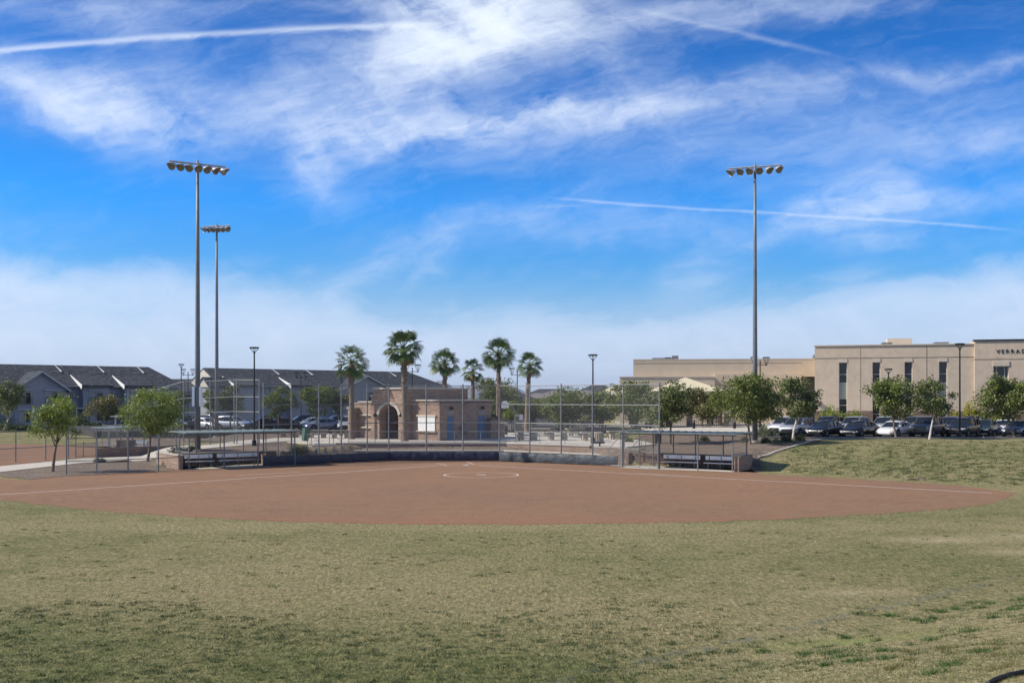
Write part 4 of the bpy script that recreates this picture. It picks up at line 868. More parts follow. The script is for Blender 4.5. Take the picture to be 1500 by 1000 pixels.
# ================================================================ sports lights
M_BOWL = mat('weathered floodlight housing', (.36, .36, .37), .5, .3, .2, 6); M_LENS = mat('amber floodlight lens', (.20, .185, .15), .25, .2)
def flood(par, org, aim, r_=.31):
    a = Vector(aim).normalized(); b_ = MB()
    b_.lathe([(.03, -.40), (.13, -.38), (.17, -.25), (r_ * .72, -.14), (r_ * .98, 0.0), (r_, .10), (r_ * .96, .10), (r_ * .9, .02)], org, a, 18)
    # visor: half ring on top
    up = (Vector((0, 0, 1)) - a * a.z).normalized(); sd_ = a.cross(up); n = 10; vs = []
    for k in range(n + 1):
        q = math.pi * (k / n) ; e_ = sd_ * math.cos(q) + up * math.sin(q)
        for rr_, ll in ((r_ * 1.01, .06), (r_ * 1.04, .06 + .34 * math.sin(q))): vs.append(Vector(org) + e_ * rr_ + a * ll)
    b_.add(vs, [(2 * k, 2 * k + 1, 2 * k + 3, 2 * k + 2) for k in range(n)])
    f = b_.build('floodlight', M_BOWL, par, smooth=True)
    b_ = MB(); b_.lathe([(.001, .0), (r_ * .5, .03), (r_ * .92, .04)], org, a, 18); b_.build('lens', M_LENS, f, smooth=True)
def sport_pole(label, px, d, Ht, arm_dir, aim_dir, n, span, boxes=None, rows=1):
    x, y, z = Gd(px, d); T = thing('floodlight_pole', label, 'floodlight pole', (x, y, z - .1), 0, 'sports lighting poles'); zt_ = Ht
    b_ = MB(); b_.tube([(0, 0, 0), (0, 0, zt_ * .35), (0, 0, zt_ * .7), (0, 0, zt_)], [.23, .19, .145, .10], 16); b_.build('pole', M_POLE, T, smooth=True)
    b_ = MB(); b_.lathe([(.36, 0), (.36, .35), (.3, .38)], (0, 0, -.1), (0, 0, 1), 16); b_.build('base', M_CONC2, T)
    ad = Vector((*arm_dir, 0)).normalized(); am = Vector((*aim_dir, 0)).normalized()
    b_ = MB(); p0, p1 = ad * (-span / 2), ad * (span / 2); b_.tube([(p0.x, p0.y, zt_ - .02), (p1.x, p1.y, zt_ - .02)], .075, 4); b_.tube([(0, 0, zt_ - .8), (0, 0, zt_ + .25)], .10, 8); b_.build('crossarm', M_BOWL, T)
    rr_ = random.Random(int(px))
    for k in range(n):
        u_ = -span / 2 + span * (k + .5) / n + 0; u_ *= 1.06; side = (k - (n - 1) / 2) / n * 2.6
        a = am + ad * (side + rr_.uniform(-.3, .3)) + Vector((0, 0, -.42 + rr_.uniform(-.25, .12))); o_ = ad * u_ + am * .22
        flood(T, (o_.x, o_.y, zt_ - .42), a)
        b_ = MB(); b_.tube([(ad * u_).to_tuple()[:2] + (zt_ - .02,), (o_.x - am.x * .2, o_.y - am.y * .2, zt_ - .4)], .03, 6); b_.build('bracket', M_BOWL, T)
    for i, (z_) in enumerate((.35, .5, .62, .83, .93)):
        b_ = MB(); rr2 = .23 - .13 * z_; b_.lathe([(rr2 - .02, 0), (rr2 + .012, .01), (rr2 + .012, .07), (rr2 - .02, .08)], (0, 0, zt_ * z_), (0, 0, 1), 14); b_.build('collar', M_POLE, T)
    if boxes:
        for s_ in (-1, 1):
            b_ = MB(); b_.box(s_ * boxes[2] - .1, -.22, boxes[0], s_ * boxes[2] + .1, .02, boxes[1]); b_.build('ballast_box', M_ALU, T)
            b_ = MB(); b_.box(min(0, s_ * boxes[2]), -.08, boxes[0] + .2, max(0, s_ * boxes[2]), -.02, boxes[0] + .3); b_.build('bracket', M_GALV, T)
    return T
sport_pole('tall grey floodlight pole nearest the left dugout, with two pale boxes on its shaft', 289.5, 81.5, 22.2, (.86, .5), (.45, -.9), 7, 4.3, (3.6, 5.1, .27))
sport_pole('thin distant floodlight pole just right of the tall left one', 317.5, 115, 23.0, (.97, -.2), (-.2, -.97), 6, 3.1)
sport_pole('tall grey floodlight pole on the right, behind the right dugout', 1106, 89, 23.2, (.94, -.33), (-.33, -.94), 6, 4.4)
# ================================================================ street lamps
def lamp(label, px, d, Ht, heads=1, ang=0.0, z=None):
    x, y, zz = Gd(px, d, z); T = thing('street_lamp', label, 'street lamp', (x, y, zz), ang, 'black park lamps')
    b_ = MB(); b_.tube([(0, 0, 0), (0, 0, Ht - .45)], [.085, .06], 10); b_.lathe([(.2, 0), (.2, .5), (.09, .55)], (0, 0, 0), (0, 0, 1), 12); b_.build('pole', M_BLACK, T)
    offs = (0,) if heads == 1 else (-.75, .75)
    if heads == 2: b_ = MB(); b_.tube([(-.75, 0, Ht - .95), (.75, 0, Ht - .95)], .04, 6); b_.tube([(0, 0, Ht - .46), (0, 0, Ht - .9)], .06, 6); b_.build('arm', M_BLACK, T)
    for o_ in offs:
        zt_ = Ht; z0_ = Ht - .47 if heads == 1 else Ht - .95
        b_ = MB()
        for s_ in (-1, 1):
            b_.tube([(o_ + s_ * .07, 0, z0_), (o_ + s_ * .36, 0, zt_ - .12)], .03, 5); b_.tube([(o_, s_ * .05, z0_), (o_, s_ * .36, zt_ - .12)], .025, 5)
        b_.lathe([(.001, .02), (.12, .04), (.1, -.06), (.001, -.07)], (o_, 0, z0_), (0, 0, 1), 8)
        h_ = b_.build('lamp_bracket', M_BLACK, T)
        b_ = MB(); b_.lathe([(.001, -.14), (.38, -.14), (.44, -.07), (.36, -.02), (.001, 0)], (o_, 0, zt_), (0, 0, 1), 18); b_.build('lamp_head', M_BLACK, T)
        b_ = MB(); b_.lathe([(.001, -.16), (.2, -.15), (.2, -.141)], (o_, 0, zt_), (0, 0, 1), 14); b_.build('lens', M_CONC2, T)
    return T
lamp('single black lamp post behind the left dugout roof', 372.5, 91, 8.5); lamp('single black lamp post right of the brick building, by the picnic tables', 868.5, 93, 7.85, z=1.0)
lamp('single black lamp post on the crest of the right grass bank', 1406, 92.6, 8.3, z=1.5); lamp('double-headed black lamp post behind the tall right floodlight pole', 1113.5, 122, 8.2, 2, R(10), 1.55)
lamp('single black lamp post in front of the school windows', 1301.5, 112, 6.6, z=1.53); lamp('single black lamp post left of the double lamp, far left car park', 265.5, 150, 8.7, z=1.15)
lamp('double-headed black lamp post left of the tall left floodlight pole', 275.5, 165, 8.4, 2, 0, 1.15); lamp('double-headed black lamp post over the left car park trees', 441, 172, 8.1, 2, 0, 1.15)
lamp('double-headed black lamp post behind the arched tower', 604, 140, 8.3, 2, R(15), 1.15); lamp('double-headed black lamp post between the two right-hand palms', 757.7, 145, 8.0, 2, R(-10), 1.15)
lamp('single black lamp post half hidden by the leftmost palm crown', 499.7, 112, 7.9, z=1.05)
# ================================================================ trees
def quads_mesh(name, cen, size, m, parent, rs, up=.3, aspect=.55):
    "many leaf blades: one diamond each, random orientation"
    n = len(cen); nrm = rs.normal(size=(n, 3)); nrm[:, 2] += up; nrm /= np.linalg.norm(nrm, axis=1)[:, None]
    t = np.cross(nrm, rs.normal(size=(n, 3))); t /= np.linalg.norm(t, axis=1)[:, None]; bt = np.cross(nrm, t)
    s_ = (size * rs.uniform(.6, 1.25, n))[:, None]
    v = np.stack([cen - t * s_, cen + bt * s_ * aspect + nrm * s_ * .12, cen + t * s_, cen - bt * s_ * aspect + nrm * s_ * .12], 1).reshape(-1, 3)
    me = bpy.data.meshes.new(name); me.vertices.add(4 * n); me.vertices.foreach_set('co', v.astype(np.float32).ravel())
    me.loops.add(4 * n); me.loops.foreach_set('vertex_index', np.arange(4 * n, dtype=np.int32)); me.polygons.add(n); me.polygons.foreach_set('loop_start', np.arange(0, 4 * n, 4, dtype=np.int32)); me.polygons.foreach_set('loop_total', np.full(n, 4, dtype=np.int32))
    me.update(calc_edges=True); me.validate(); return link(name, me, m, parent)
def tree(label, px, d, ztop, wd, zlow, leaf, bark, seed, z=None, lean=(0, 0), nclump=None, size=.10, asym=0.0, dens=1.0, multi=False):
    x, y, z0 = Gd(px, d, z); rs = np.random.RandomState(seed); T = thing('tree', label, 'tree', (x, y, z0 - .05), 0, 'trees round the field and car parks')
    H_ = ztop - z0; hl = zlow - z0; cz = (H_ + hl) / 2; rh = (H_ - hl) / 2; rw = wd / 2
    nclump = nclump or int(34 * dens)
    top_ = Vector((lean[0], lean[1], hl + rh * .35)); b_ = MB(); r0 = .045 + .012 * H_
    mid_ = top_ * .5 + Vector((rs.uniform(-.08, .08), rs.uniform(-.08, .08), 0)); b_.tube([(0, 0, 0), (0, 0, .05), mid_, top_], [r0 * 1.5, r0 * 1.15, r0 * .85, r0 * .6], 8)
    ends = []
    nl = 6
    for i in range(nl):
        q = 2 * math.pi * (i + rs.uniform(-.3, .3)) / nl; f = rs.uniform(.45, .7); z1 = cz + rh * rs.uniform(-.25, .75)
        st = mid_.lerp(top_, rs.uniform(.35, 1)); e_ = Vector((lean[0] + math.cos(q) * rw * f, lean[1] + math.sin(q) * rw * f, z1)); m_ = st.lerp(e_, .5) + Vector((0, 0, -.12))
        b_.tube([st, m_, e_], [r0 * .42, r0 * .28, r0 * .12], 5)
        for k in range(3):
            e2 = e_ + Vector(rs.normal(size=3).tolist()) * rw * .33 + Vector((0, 0, rh * .25)); b_.tube([m_.lerp(e_, .5), e2], [r0 * .17, r0 * .05], 4); ends.append(e2)
    b_.build('trunk', bark, T, smooth=True)
    pts = []
    for k in range(nclump):
        if k < len(ends): c_ = np.array(ends[k])
        else:
            v = rs.normal(size=3); v /= np.linalg.norm(v); v[2] = v[2] * .9 + .05; rr_ = rs.uniform(.35, 1.0) ** .55
            # uneven outline: each direction gets its own reach
            rr_ *= .80 + .26 * math.sin(3 * math.atan2(v[1], v[0]) + seed) + .12 * rs.uniform(-1, 1)
            c_ = np.array([lean[0] + v[0] * rw * rr_ + asym * rw * v[2], lean[1] + v[1] * rw * rr_, cz + v[2] * rh * rr_])
        rel = np.array([(c_[0] - lean[0]) / rw, (c_[1] - lean[1]) / rw, (c_[2] - cz) / rh]); q = np.linalg.norm(rel)
        if q > 1.05: c_ = np.array([lean[0], lean[1], cz]) + (c_ - np.array([lean[0], lean[1], cz])) / q
        nn = int(rs.uniform(90, 175) * max(.6, (wd / 4))); sg = np.array([.17, .17, .115]) * wd * .5 * rs.uniform(.7, 1.25)
        pts.append(c_ + np.clip(rs.normal(size=(nn, 3)), -1.9, 1.9) * sg)
        if k % 2 == 0:   # shoots that break the outline
            dr = rel / max(q, .2) + np.array([0, 0, .5]); dr /= np.linalg.norm(dr); L_ = rs.uniform(.2, .55) * min(rw, 2.2) * .6; m2 = 16
            pts.append(c_ + dr * np.linspace(.3, 1.5, m2)[:, None] * L_ + rs.normal(size=(m2, 3)) * .07)
    quads_mesh('crown', np.concatenate(pts), size, leaf, T, rs)
    return T
def zof(py, d): return CH - (py - HY) / FPX * d
def ptree(label, x0, x1, ytop, ylow, px, ybase, leaf, bark, seed, d=None, z=None, **k):
    if d is None: p = Gt(px, ybase); d = p[1]
    wd = (x1 - x0) / FPX * d; base = Gd(px, d)[0]; cx = ((x0 + x1) / 2 - 750) / FPX * d
    return tree(label, px, d, zof(ytop, d), wd, zof(ylow, d), LEAF[leaf], bark, seed, z, lean=(cx - base, 0), **k)
ptree('olive tree at the far left edge on the lawn, cropped by the frame', -12, 38, 562, 622, 5, 624, 'olive', M_BARKL, 1, d=138, z=.85, size=.13)
ptree('slim leaning young tree with yellow-green leaves by the left gravel bed', 47, 122, 582, 650, 77, 691, 'bright', M_BARK, 2, nclump=40, size=.085)
ptree('small rust-tinted tree on the lawn in front of the apartments', 131, 180, 582, 622, 154, 625, 'rust', M_BARK, 3, d=136, z=.85, size=.12)
ptree('broad bright-green young tree left of the left dugout', 173, 268, 577, 642, 216, 676, 'bright', M_BARK, 4, size=.09, nclump=46)
for q, (x0, x1, yt, yl, px, d_, lf, lb, sd_) in enumerate(((234, 274, 570, 612, 252, 132, 'olive', 'pale olive tree seen through the second backstop', 5), (297, 322, 572, 612, 312, 124, 'mid', 'narrow green tree between the two left floodlight poles', 6),
    (318, 358, 567, 613, 338, 124, 'olive', 'rounded olive tree right of the thin floodlight pole', 7), (384, 431, 567, 614, 407, 127, 'mid', 'green tree just right of the single lamp post over parked cars', 8),
    (442, 486, 562, 614, 464, 127, 'mid', 'wide green tree over the parked cars left of the leftmost palm', 9), (478, 512, 572, 613, 498, 129, 'olive', 'olive tree directly behind the leftmost palm trunk', 10))):
    ptree(lb, x0, x1, yt, yl, px, 635, lf, M_BARK, sd_, d=d_, z=1.12, size=.12)
ptree('large rounded pale-green tree behind the brick building and the hoop', 690, 762, 555, 632, 727, 636, 'olive', M_BARK, 12, d=136, z=1.1, size=.13, nclump=80)
ptree('small bright tree just left of the basketball hoop post', 736, 760, 588, 622, 749, 630, 'bright', M_BARK, 13, d=124, z=1.1, size=.12)
for (x0, x1, yt, yl, px, d_, lf, lb, sd_) in ((762, 800, 583, 620, 781, 140, 'mid', 'low green tree left of the middle row of trees', 14), (790, 862, 572, 620, 822, 130, 'mid', 'wide mid-green tree with an upright tip, left of the single lamp post', 15),
    (858, 905, 576, 620, 884, 132, 'mid', 'green tree just right of the single lamp post over the bollards', 16), (895, 955, 556, 624, 926, 128, 'mid', 'tall loose green tree under the 400 sign', 17),
    (938, 972, 572, 624, 955, 131, 'olive', 'olive tree left of the dense dark-green one, behind the bollards', 31), (1005, 1052, 568, 622, 1030, 127, 'rust', 'rust-tinted tree in front of the broad cream canopy', 19)):
    ptree(lb, x0 - 4, x1 + 4, yt, yl + 2, px, 632, lf, M_BARK, sd_, d=d_, z=1.15, size=.15, nclump=46)
ptree('dense dark-green tree rising from the gravel bed behind the right dugout', 948, 1017, 562, 636, 981.5, 654, 'olive', M_BARK, 18, d=92, z=.98, size=.12, nclump=48)
ptree('broad green tree in front of the tall right floodlight pole', 1048, 1143, 552, 628, 1099, 655, 'mid', M_BARK, 20, d=86.5, size=.12, nclump=62)
ptree('green tree with a pale trunk beside the parked cars at the kerb end', 1136, 1198, 556, 625, 1161, 644, 'olive', M_BARKL, 21, d=91.5, size=.12, nclump=46, z=1.3)
ptree('full dark-green tree behind the white sports car', 1274, 1342, 556, 617, 1313, 640, 'mid', M_BARK, 22, d=93.6, z=1.5, size=.125, nclump=46)
ptree('thinner rust-tinted tree with a white trunk on the grass bank crest', 1338, 1398, 562, 616, 1361.5, 643.5, 'olive', M_BARKL, 23, d=91, z=1.47, size=.12, nclump=34)
ptree('wide green tree at the right frame edge beside the parked cars', 1437, 1516, 556, 622, 1485.5, 640, 'mid', M_BARK, 24, d=94.0, z=1.5, size=.125, nclump=48)
def shrub(label, px, d, w_, h_, leaf, seed, z=None, name='shrub', size=.08, n=2400, group='shrubs in the beds'):
    x, y, z0 = Gd(px, d, z); rs = np.random.RandomState(seed); T = thing(name, label, name, (x, y, z0), 0, group)
    b_ = MB()
    for i in range(7):
        q = 2 * math.pi * i / 7; b_.tube([(0, 0, -.05), (math.cos(q) * w_ * .3, math.sin(q) * w_ * .3, h_ * .6)], [.03, .01], 4)
    b_.build('stem', M_BARK, T)
    v = rs.normal(size=(n, 3)); v /= np.linalg.norm(v, axis=1)[:, None]; v[:, 2] = np.abs(v[:, 2]); r_ = (rs.uniform(0.15, 1, n) ** .4) * (.8 + .25 * np.sin(4 * np.arctan2(v[:, 1], v[:, 0]) + seed)); c_ = v * r_[:, None] * np.array([w_ / 2, w_ / 2, h_]) + rs.normal(size=(n, 3)) * .05; c_[:, 2] = np.maximum(c_[:, 2], .02)
    quads_mesh('foliage', c_, size, LEAF[leaf], T, rs); return T
for (lb, px, d_, w_, h_, lf, z) in (('bright green bushy shrub against the school wall, left of the narrow windows', 1216, 116, 2.9, 2.9, 'lime', 1.5), ('bright green shrub with a low left lobe under the first narrow window', 1237, 116.5, 2.2, 2.0, 'lime', 1.5),
    ('bright green shrub under the second narrow window', 1255, 115.5, 2.4, 2.3, 'lime', 1.5), ('yellow-green tall shrub right of the crest lamp post', 1421, 114, 2.0, 3.3, 'yellow', 1.5), ('yellow-green shrub beside the tall yellow one', 1433, 114, 1.8, 2.8, 'yellow', 1.5),
    ('lime shrub by the wide entrance window', 1462, 113, 3.2, 2.3, 'lime', 1.5), ('pale yellow shrub left of the crest lamp post', 1398, 114, 1.8, 2.2, 'yellow', 1.5)):
    shrub(lb, px, d_, w_, h_, lf, int(px), z, size=.12)
for (lb, px, py, w_, h_, lf) in (('small dark shrub at the left of the right-hand bed, near the floodlight pole', 1122, 649, .95, .55, 'dark'), ('grey-green low shrub right of the small dark one', 1137, 650, .8, .5, 'grey'), ('dark green low shrub under the pale-trunked tree', 1152, 647, 1.3, .7, 'dark'),
    ('dark low shrub nearest the black sedan', 1172, 645.5, 1.0, .6, 'dark'), ('small shrub in the gravel behind the right dugout roof', 1091, 648, .8, .5, 'grey'), ('low green shrub in the gravel right of the litter bin', 1032, 646, 1.0, .5, 'dark'), ('low green shrub in the gravel left of the litter bin', 921, 648, 1.0, .45, 'olive'),
    ('wide dark shrub right of the left dugout, in front of the stairs', 433, 665, 1.5, .85, 'dark'), ('smaller shrub with pale flowers beside the left stairs', 445, 662, .8, .6, 'grey'), ('low green shrub on the planter behind the left dugout', 262, 662, 1.7, .55, 'dark'), ('low green shrub on the planter nearest the floodlight pole', 281, 661.5, 1.0, .5, 'olive'),
    ('low shrub on the gravel slope left of the left dugout', 251, 683, 1.2, .35, 'dark'), ('tiny agave beside the left path', 143, 677, .6, .3, 'grey'), ('low scrub by the first post on the left path', 150, 676.5, .5, .25, 'dark')):
    p = Gt(px, py); shrub(lb, px, p[1], w_, h_, lf, int(px) + 3, size=.06, n=1100)
p = Gd(1119, 100); shrub('loose grey-green bush behind the tall right floodlight pole', 1119, 98, 2.6, 1.5, 'grey', 77, 1.2)
for (px, d_, w_, h_, lf, lb) in ((8, 139, 5, 1.5, 'dark', 'dark bush under the leftmost tree'), (35, 141, 3, .8, 'dark', 'dark low bush against the apartment wall'), (52, 142, 2.4, .7, 'dark', 'small dark bush under the banner window'), (120, 148, 3, 2.6, 'dark', 'tall dark bush beside the porch canopy'), (140, 147, 3, 1.0, 'dark', 'low hedge bush left of the rust-tinted tree')):
    shrub(lb, px, d_, w_, h_, lf, int(px) + 5, .8, size=.14, n=900)
# ================================================================ palms
def palm(label, px, d, ztrunk, rad, seed, z=1.0, lean=0.0, dead=3, n=34, r0=.24):
    x, y, _ = Gd(px, d, z); rs = random.Random(seed); T = thing('palm_tree', label, 'palm', (x, y, z), 0, 'fan palms round the brick building'); H_ = ztrunk - z
    def ctr(t): return Vector((lean * t * t, 0, H_ * t))
    b_ = MB(); k_ = 26; pts, rr_ = [], []
    for i in range(k_ + 1):
        t = i / k_; pts.append(ctr(t)); rr_.append(r0 * (1.05 - .30 * t) * (1 + .10 * (i % 2)) + (.10 if i == 0 else 0) + (.05 if t > .9 else 0))
    b_.tube(pts, rr_, 12)
    # old leaf bases near the top
    for i in range(70):
        t = rs.uniform(.55, 1.0); q = rs.uniform(0, 6.28); c_ = ctr(t); o_ = Vector((math.cos(q), math.sin(q), 0)); b_.tube([c_ + o_ * r0 * .85, c_ + o_ * r0 * 1.22 + Vector((0, 0, .2))], [.05, .02], 4)
    b_.build('trunk', M_PALMT, T)
    def frond(b_, elev, az, L_, fan, droop):
        dr = Vector((math.cos(az) * math.cos(elev), math.sin(az) * math.cos(elev), math.sin(elev))); o_ = ctr(1.0) + Vector((0, 0, .1)); 
        tip = o_ + dr * L_ * .56 + Vector((0, 0, -.05 * L_ * math.cos(elev))); b_.tube([o_, o_.lerp(tip, .5) + Vector((0, 0, .06)), tip], [.035, .025, .02], 4)
        out = (dr + Vector((0, 0, -.22 - droop * .7))).normalized(); side = out.cross(Vector((0, 0, 1)));
        side = side.normalized() if side.length > .05 else Vector((1, 0, 0)); nr = side.cross(out).normalized(); ro_ = rs.uniform(-.75, .75); side = (side * math.cos(ro_) + nr * math.sin(ro_)).normalized(); nr = side.cross(out).normalized(); m = 17
        for k in range(m):
            a = (k / (m - 1) - .5) * 2 * 1.6; dv = out * math.cos(a) + side * math.sin(a); ll = fan * (.75 + .25 * math.cos(a)) * rs.uniform(.85, 1.1); w_ = fan * .056
            pw = dv.cross(nr).normalized() * w_; p0 = tip; p1 = tip + dv * ll * .6 + nr * (.05 * (k % 2)); p2 = tip + dv * ll * .85 + Vector((0, 0, -.06 * ll - droop * .1)); p3 = tip + dv * ll + Vector((0, 0, -.12 * ll - droop * .15))
            b_.add([p0, p1 - pw, p1 + pw, p2 - pw * .6, p2 + pw * .6, p3], [(0, 1, 2), (1, 3, 4, 2), (3, 5, 4)])
    g_ = MB()
    for i in range(n):
        t = (i + .5) / n; elev = R(78 - 120 * t ** .95 + rs.uniform(-10, 10)); frond(g_, elev, i * 2.4 + rs.uniform(-.3, .3), rad * rs.uniform(.9, 1.12), rad * .52, .05 + .35 * t)
    g_.build('crown', M_PALML, T)
    if dead:
        g_ = MB()
        for i in range(dead): frond(g_, R(-62 + rs.uniform(-12, 10)), rs.uniform(0, 6.28), rad * rs.uniform(.75, .95), rad * .36, .7)
        g_.build('dead_fronds', M_PALMD, T)
    return T
palm('leftmost fan palm, medium height, beside the left corner of the brick building', 515, 103.5, zof(533, 103.5), 1.95, 1, n=27, dead=3, r0=.26)
palm('tallest fan palm with the fullest crown, in front of the arched entry', 592.7, 98.6, zof(512, 98.6), 1.95, 2, n=42, dead=4, r0=.27, lean=-.1)
palm('fan palm rising behind the brick building, third from the left', 651.5, 116, zof(533, 116), 1.8, 3, n=33, dead=5, r0=.24)
palm('shortest, most distant fan palm behind the brick building', 692.5, 130, zof(545, 130), 1.7, 4, n=27, dead=3, r0=.22)
palm('tall fan palm directly right of the brick building', 729.5, 108, zof(521, 108), 1.85, 5, n=37, dead=3, r0=.23, lean=.1)
palm('rightmost fan palm with a slightly leaning dark trunk', 771.5, 122, zof(537, 122), 1.7, 6, n=30, dead=2, r0=.25, lean=.35)
# ================================================================ cars
M_TYRE = mat('tyre rubber', (.018, .018, .018), .85); M_RIM = mat('alloy rim', (.42, .43, .45), .3, .8); M_CGL = mat('car glass', (.015, .02, .026), .05); M_LAMPG = mat('headlamp glass', (.62, .64, .66), .12, .3); M_RED = mat('tail lamp red', (.30, .01, .01), .25); M_PLATE = mat('plate', (.5, .5, .5), .5); M_CHR = mat('chrome', (.5, .5, .52), .2, .9)
PAINT = {}
def paint(nm, c, metal=.35):
    if nm not in PAINT:
        m = mat('car paint ' + nm, c, .28, metal, 0, 1); m.node_tree.nodes['Principled BSDF'].inputs['Coat Weight'].default_value = .8; m.node_tree.nodes['Principled BSDF'].inputs['Coat Roughness'].default_value = .06; PAINT[nm] = m
    return PAINT[nm]
SHAPES = dict(
 sedan=dict(L=4.75, W=.90, st=[(-2.36, .70, .42, .70), (-2.25, .80, .30, .96), (-1.9, .88, .24, 1.03), (-1.35, .90, .22, 1.02), (-.6, .905, .22, .97), (.4, .905, .22, .95), (1.0, .90, .22, .93), (1.55, .89, .22, .86), (2.05, .85, .24, .76), (2.28, .76, .28, .66), (2.38, .64, .36, .54)],
   cab=[(-1.75, .72, 1.02, 1.03), (-.95, .62, 1.0, 1.38), (-.2, .63, .97, 1.44), (.35, .62, .95, 1.41), (1.15, .74, .92, .94)], wh=(1.42, -1.38, .33)),
 coupe=dict(L=4.7, W=.92, st=[(-2.3, .74, .42, .74), (-2.2, .84, .30, .98), (-1.8, .90, .24, 1.06), (-1.2, .92, .22, 1.02), (-.5, .92, .22, .95), (.5, .92, .22, .92), (1.1, .91, .22, .88), (1.6, .90, .22, .80), (2.05, .85, .22, .68), (2.28, .74, .26, .56), (2.36, .6, .32, .46)],
   cab=[(-1.95, .70, 1.03, 1.05), (-.9, .62, 1.0, 1.36), (-.1, .63, .95, 1.43), (.45, .61, .93, 1.37), (1.3, .76, .88, .90)], wh=(1.45, -1.4, .35)),
 suv=dict(L=4.7, W=.93, st=[(-2.3, .78, .48, .9), (-2.22, .88, .34, 1.08), (-1.9, .92, .28, 1.12), (-1.2, .93, .27, 1.10), (-.4, .93, .27, 1.07), (.5, .93, .27, 1.05), (1.0, .93, .27, 1.04), (1.55, .92, .28, 1.0), (2.0, .89, .3, .94), (2.22, .82, .34, .84), (2.33, .72, .42, .70)],
   cab=[(-2.2, .76, 1.08, 1.12), (-1.85, .68, 1.1, 1.62), (-.8, .69, 1.08, 1.70), (.15, .68, 1.06, 1.66), (1.05, .78, 1.03, 1.05)], wh=(1.42, -1.38, .36)),
 box=dict(L=4.9, W=.96, st=[(-2.4, .84, .5, 1.0), (-2.32, .92, .36, 1.14), (-1.9, .96, .3, 1.18), (-1.2, .96, .3, 1.17), (-.4, .96, .3, 1.15), (.5, .96, .3, 1.13), (1.0, .96, .3, 1.12), (1.6, .95, .3, 1.10), (2.1, .93, .32, 1.05), (2.32, .88, .36, .96), (2.42, .8, .44, .8)],
   cab=[(-2.32, .82, 1.14, 1.2), (-2.15, .76, 1.16, 1.74), (-.9, .77, 1.15, 1.82), (.3, .76, 1.13, 1.79), (.98, .84, 1.11, 1.14)], wh=(1.5, -1.45, .39)))
CARS = {}
def car(kind, pn, pc_, label, loc, rz, metal=.35, group='cars in the right car park'):
    key = (kind, pn)
    if key in CARS: c_ = dup(CARS[key], loc, rz, label); c_['group'] = group; return c_
    sh = SHAPES[kind]; P_ = paint(pn, pc_, metal); T = thing('parked_car', label, 'car', loc, rz, group); CARS[key] = T
    # lower body: lofted rings
    b_ = MB(); rings = []
    for (x, w_, zb_, zt_) in sh['st']:
        hlf = [(0, zb_), (w_ * .86, zb_), (w_ * .97, zb_ + .10), (w_, (zb_ + zt_) / 2 + .02), (w_ * .985, zt_ - .14), (w_ * .90, zt_ - .02), (w_ * .55, zt_ + .025), (0, zt_ + .035)]
        rings.append([(x, a, z) for a, z in hlf] + [(x, -a, z) for a, z in hlf[-2:0:-1]])
    m = len(rings[0]); vs = [p for r_ in rings for p in r_]; fs = [(i * m + k, i * m + (k + 1) % m, (i + 1) * m + (k + 1) % m, (i + 1) * m + k) for i in range(len(rings) - 1) for k in range(m)]
    fs += [tuple(range(m)), tuple((len(rings) - 1) * m + k for k in range(m))[::-1]]; b_.add(vs, fs); body = b_.build('body', P_, T, smooth=True)
    # wheel arches and sills
    b_ = MB(); wf, wr, rw_ = sh['wh']
    for xw in (wf, wr):
        for s_ in (-1, 1): b_.lathe([(.01, 0), (rw_ + .07, 0), (rw_ + .07, .012), (.01, .012)], (xw, s_ * (sh['W'] - .010), rw_ + .02), (0, s_, 0), 20)
    b_.box(wr + .35, -sh['W'] + .03, .17, wf - .35, sh['W'] - .03, .25); b_.build('wheel_arch', M_TYRE, T)
    for xw in (wf, wr):
        for s_ in (-1, 1):
            b_ = MB(); b_.lathe([(.12, -.12), (rw_ - .03, -.12), (rw_, -.08), (rw_, .05), (rw_ - .03, .09), (rw_ * .66, .09)], (xw, s_ * (sh['W'] - .09), rw_), (0, s_, 0), 20); wl = b_.build('wheel', M_TYRE, T, smooth=False)
            b_ = MB(); cy_ = s_ * (sh['W'] + .0); b_.lathe([(rw_ * .68, -.02), (rw_ * .60, .0), (rw_ * .56, -.03)], (xw, cy_, rw_), (0, s_, 0), 20); b_.lathe([(.001, .004), (.07, .0), (.07, -.03)], (xw, cy_, rw_), (0, s_, 0), 10)
            for k in range(6):
                q = k * math.pi / 3; b_.tube([(xw, cy_ - s_ * .012, rw_), (xw + math.cos(q) * rw_ * .62, cy_ - s_ * .012, rw_ + math.sin(q) * rw_ * .62)], [.035, .025], 4)
            b_.build('rim', M_RIM, wl)
    # cabin: dark glass loft, body coloured roof skin and pillars
    cb = sh['cab']; b_ = MB(); vs = []
    for (x, w_, z0_, z1_) in cb:
        wb_ = min(sh['W'] - .08, w_ + (z1_ - z0_) * .42); vs += [(x, -wb_, z0_ - .08), (x, -w_, z1_ - .03), (x, 0, z1_), (x, w_, z1_ - .03), (x, wb_, z0_ - .08)]
    n = len(cb); fs = [(i * 5 + k, i * 5 + k + 1, (i + 1) * 5 + k + 1, (i + 1) * 5 + k) for i in range(n - 1) for k in range(4)] + [(0, 1, 2, 3, 4), tuple((n - 1) * 5 + k for k in range(5))[::-1]]
    b_.add(vs, fs); b_.build('window', M_CGL, T)
    b_ = MB(); vs = []
    mid_ = cb[1:-1]
    xs_ = [(mid_[0][0] - .1, mid_[0][1], mid_[0][3] - .05)] + [(x, w_, z1_) for x, w_, z0_, z1_ in mid_] + [(mid_[-1][0] + .12, mid_[-1][1] + .01, mid_[-1][3] - .06)]
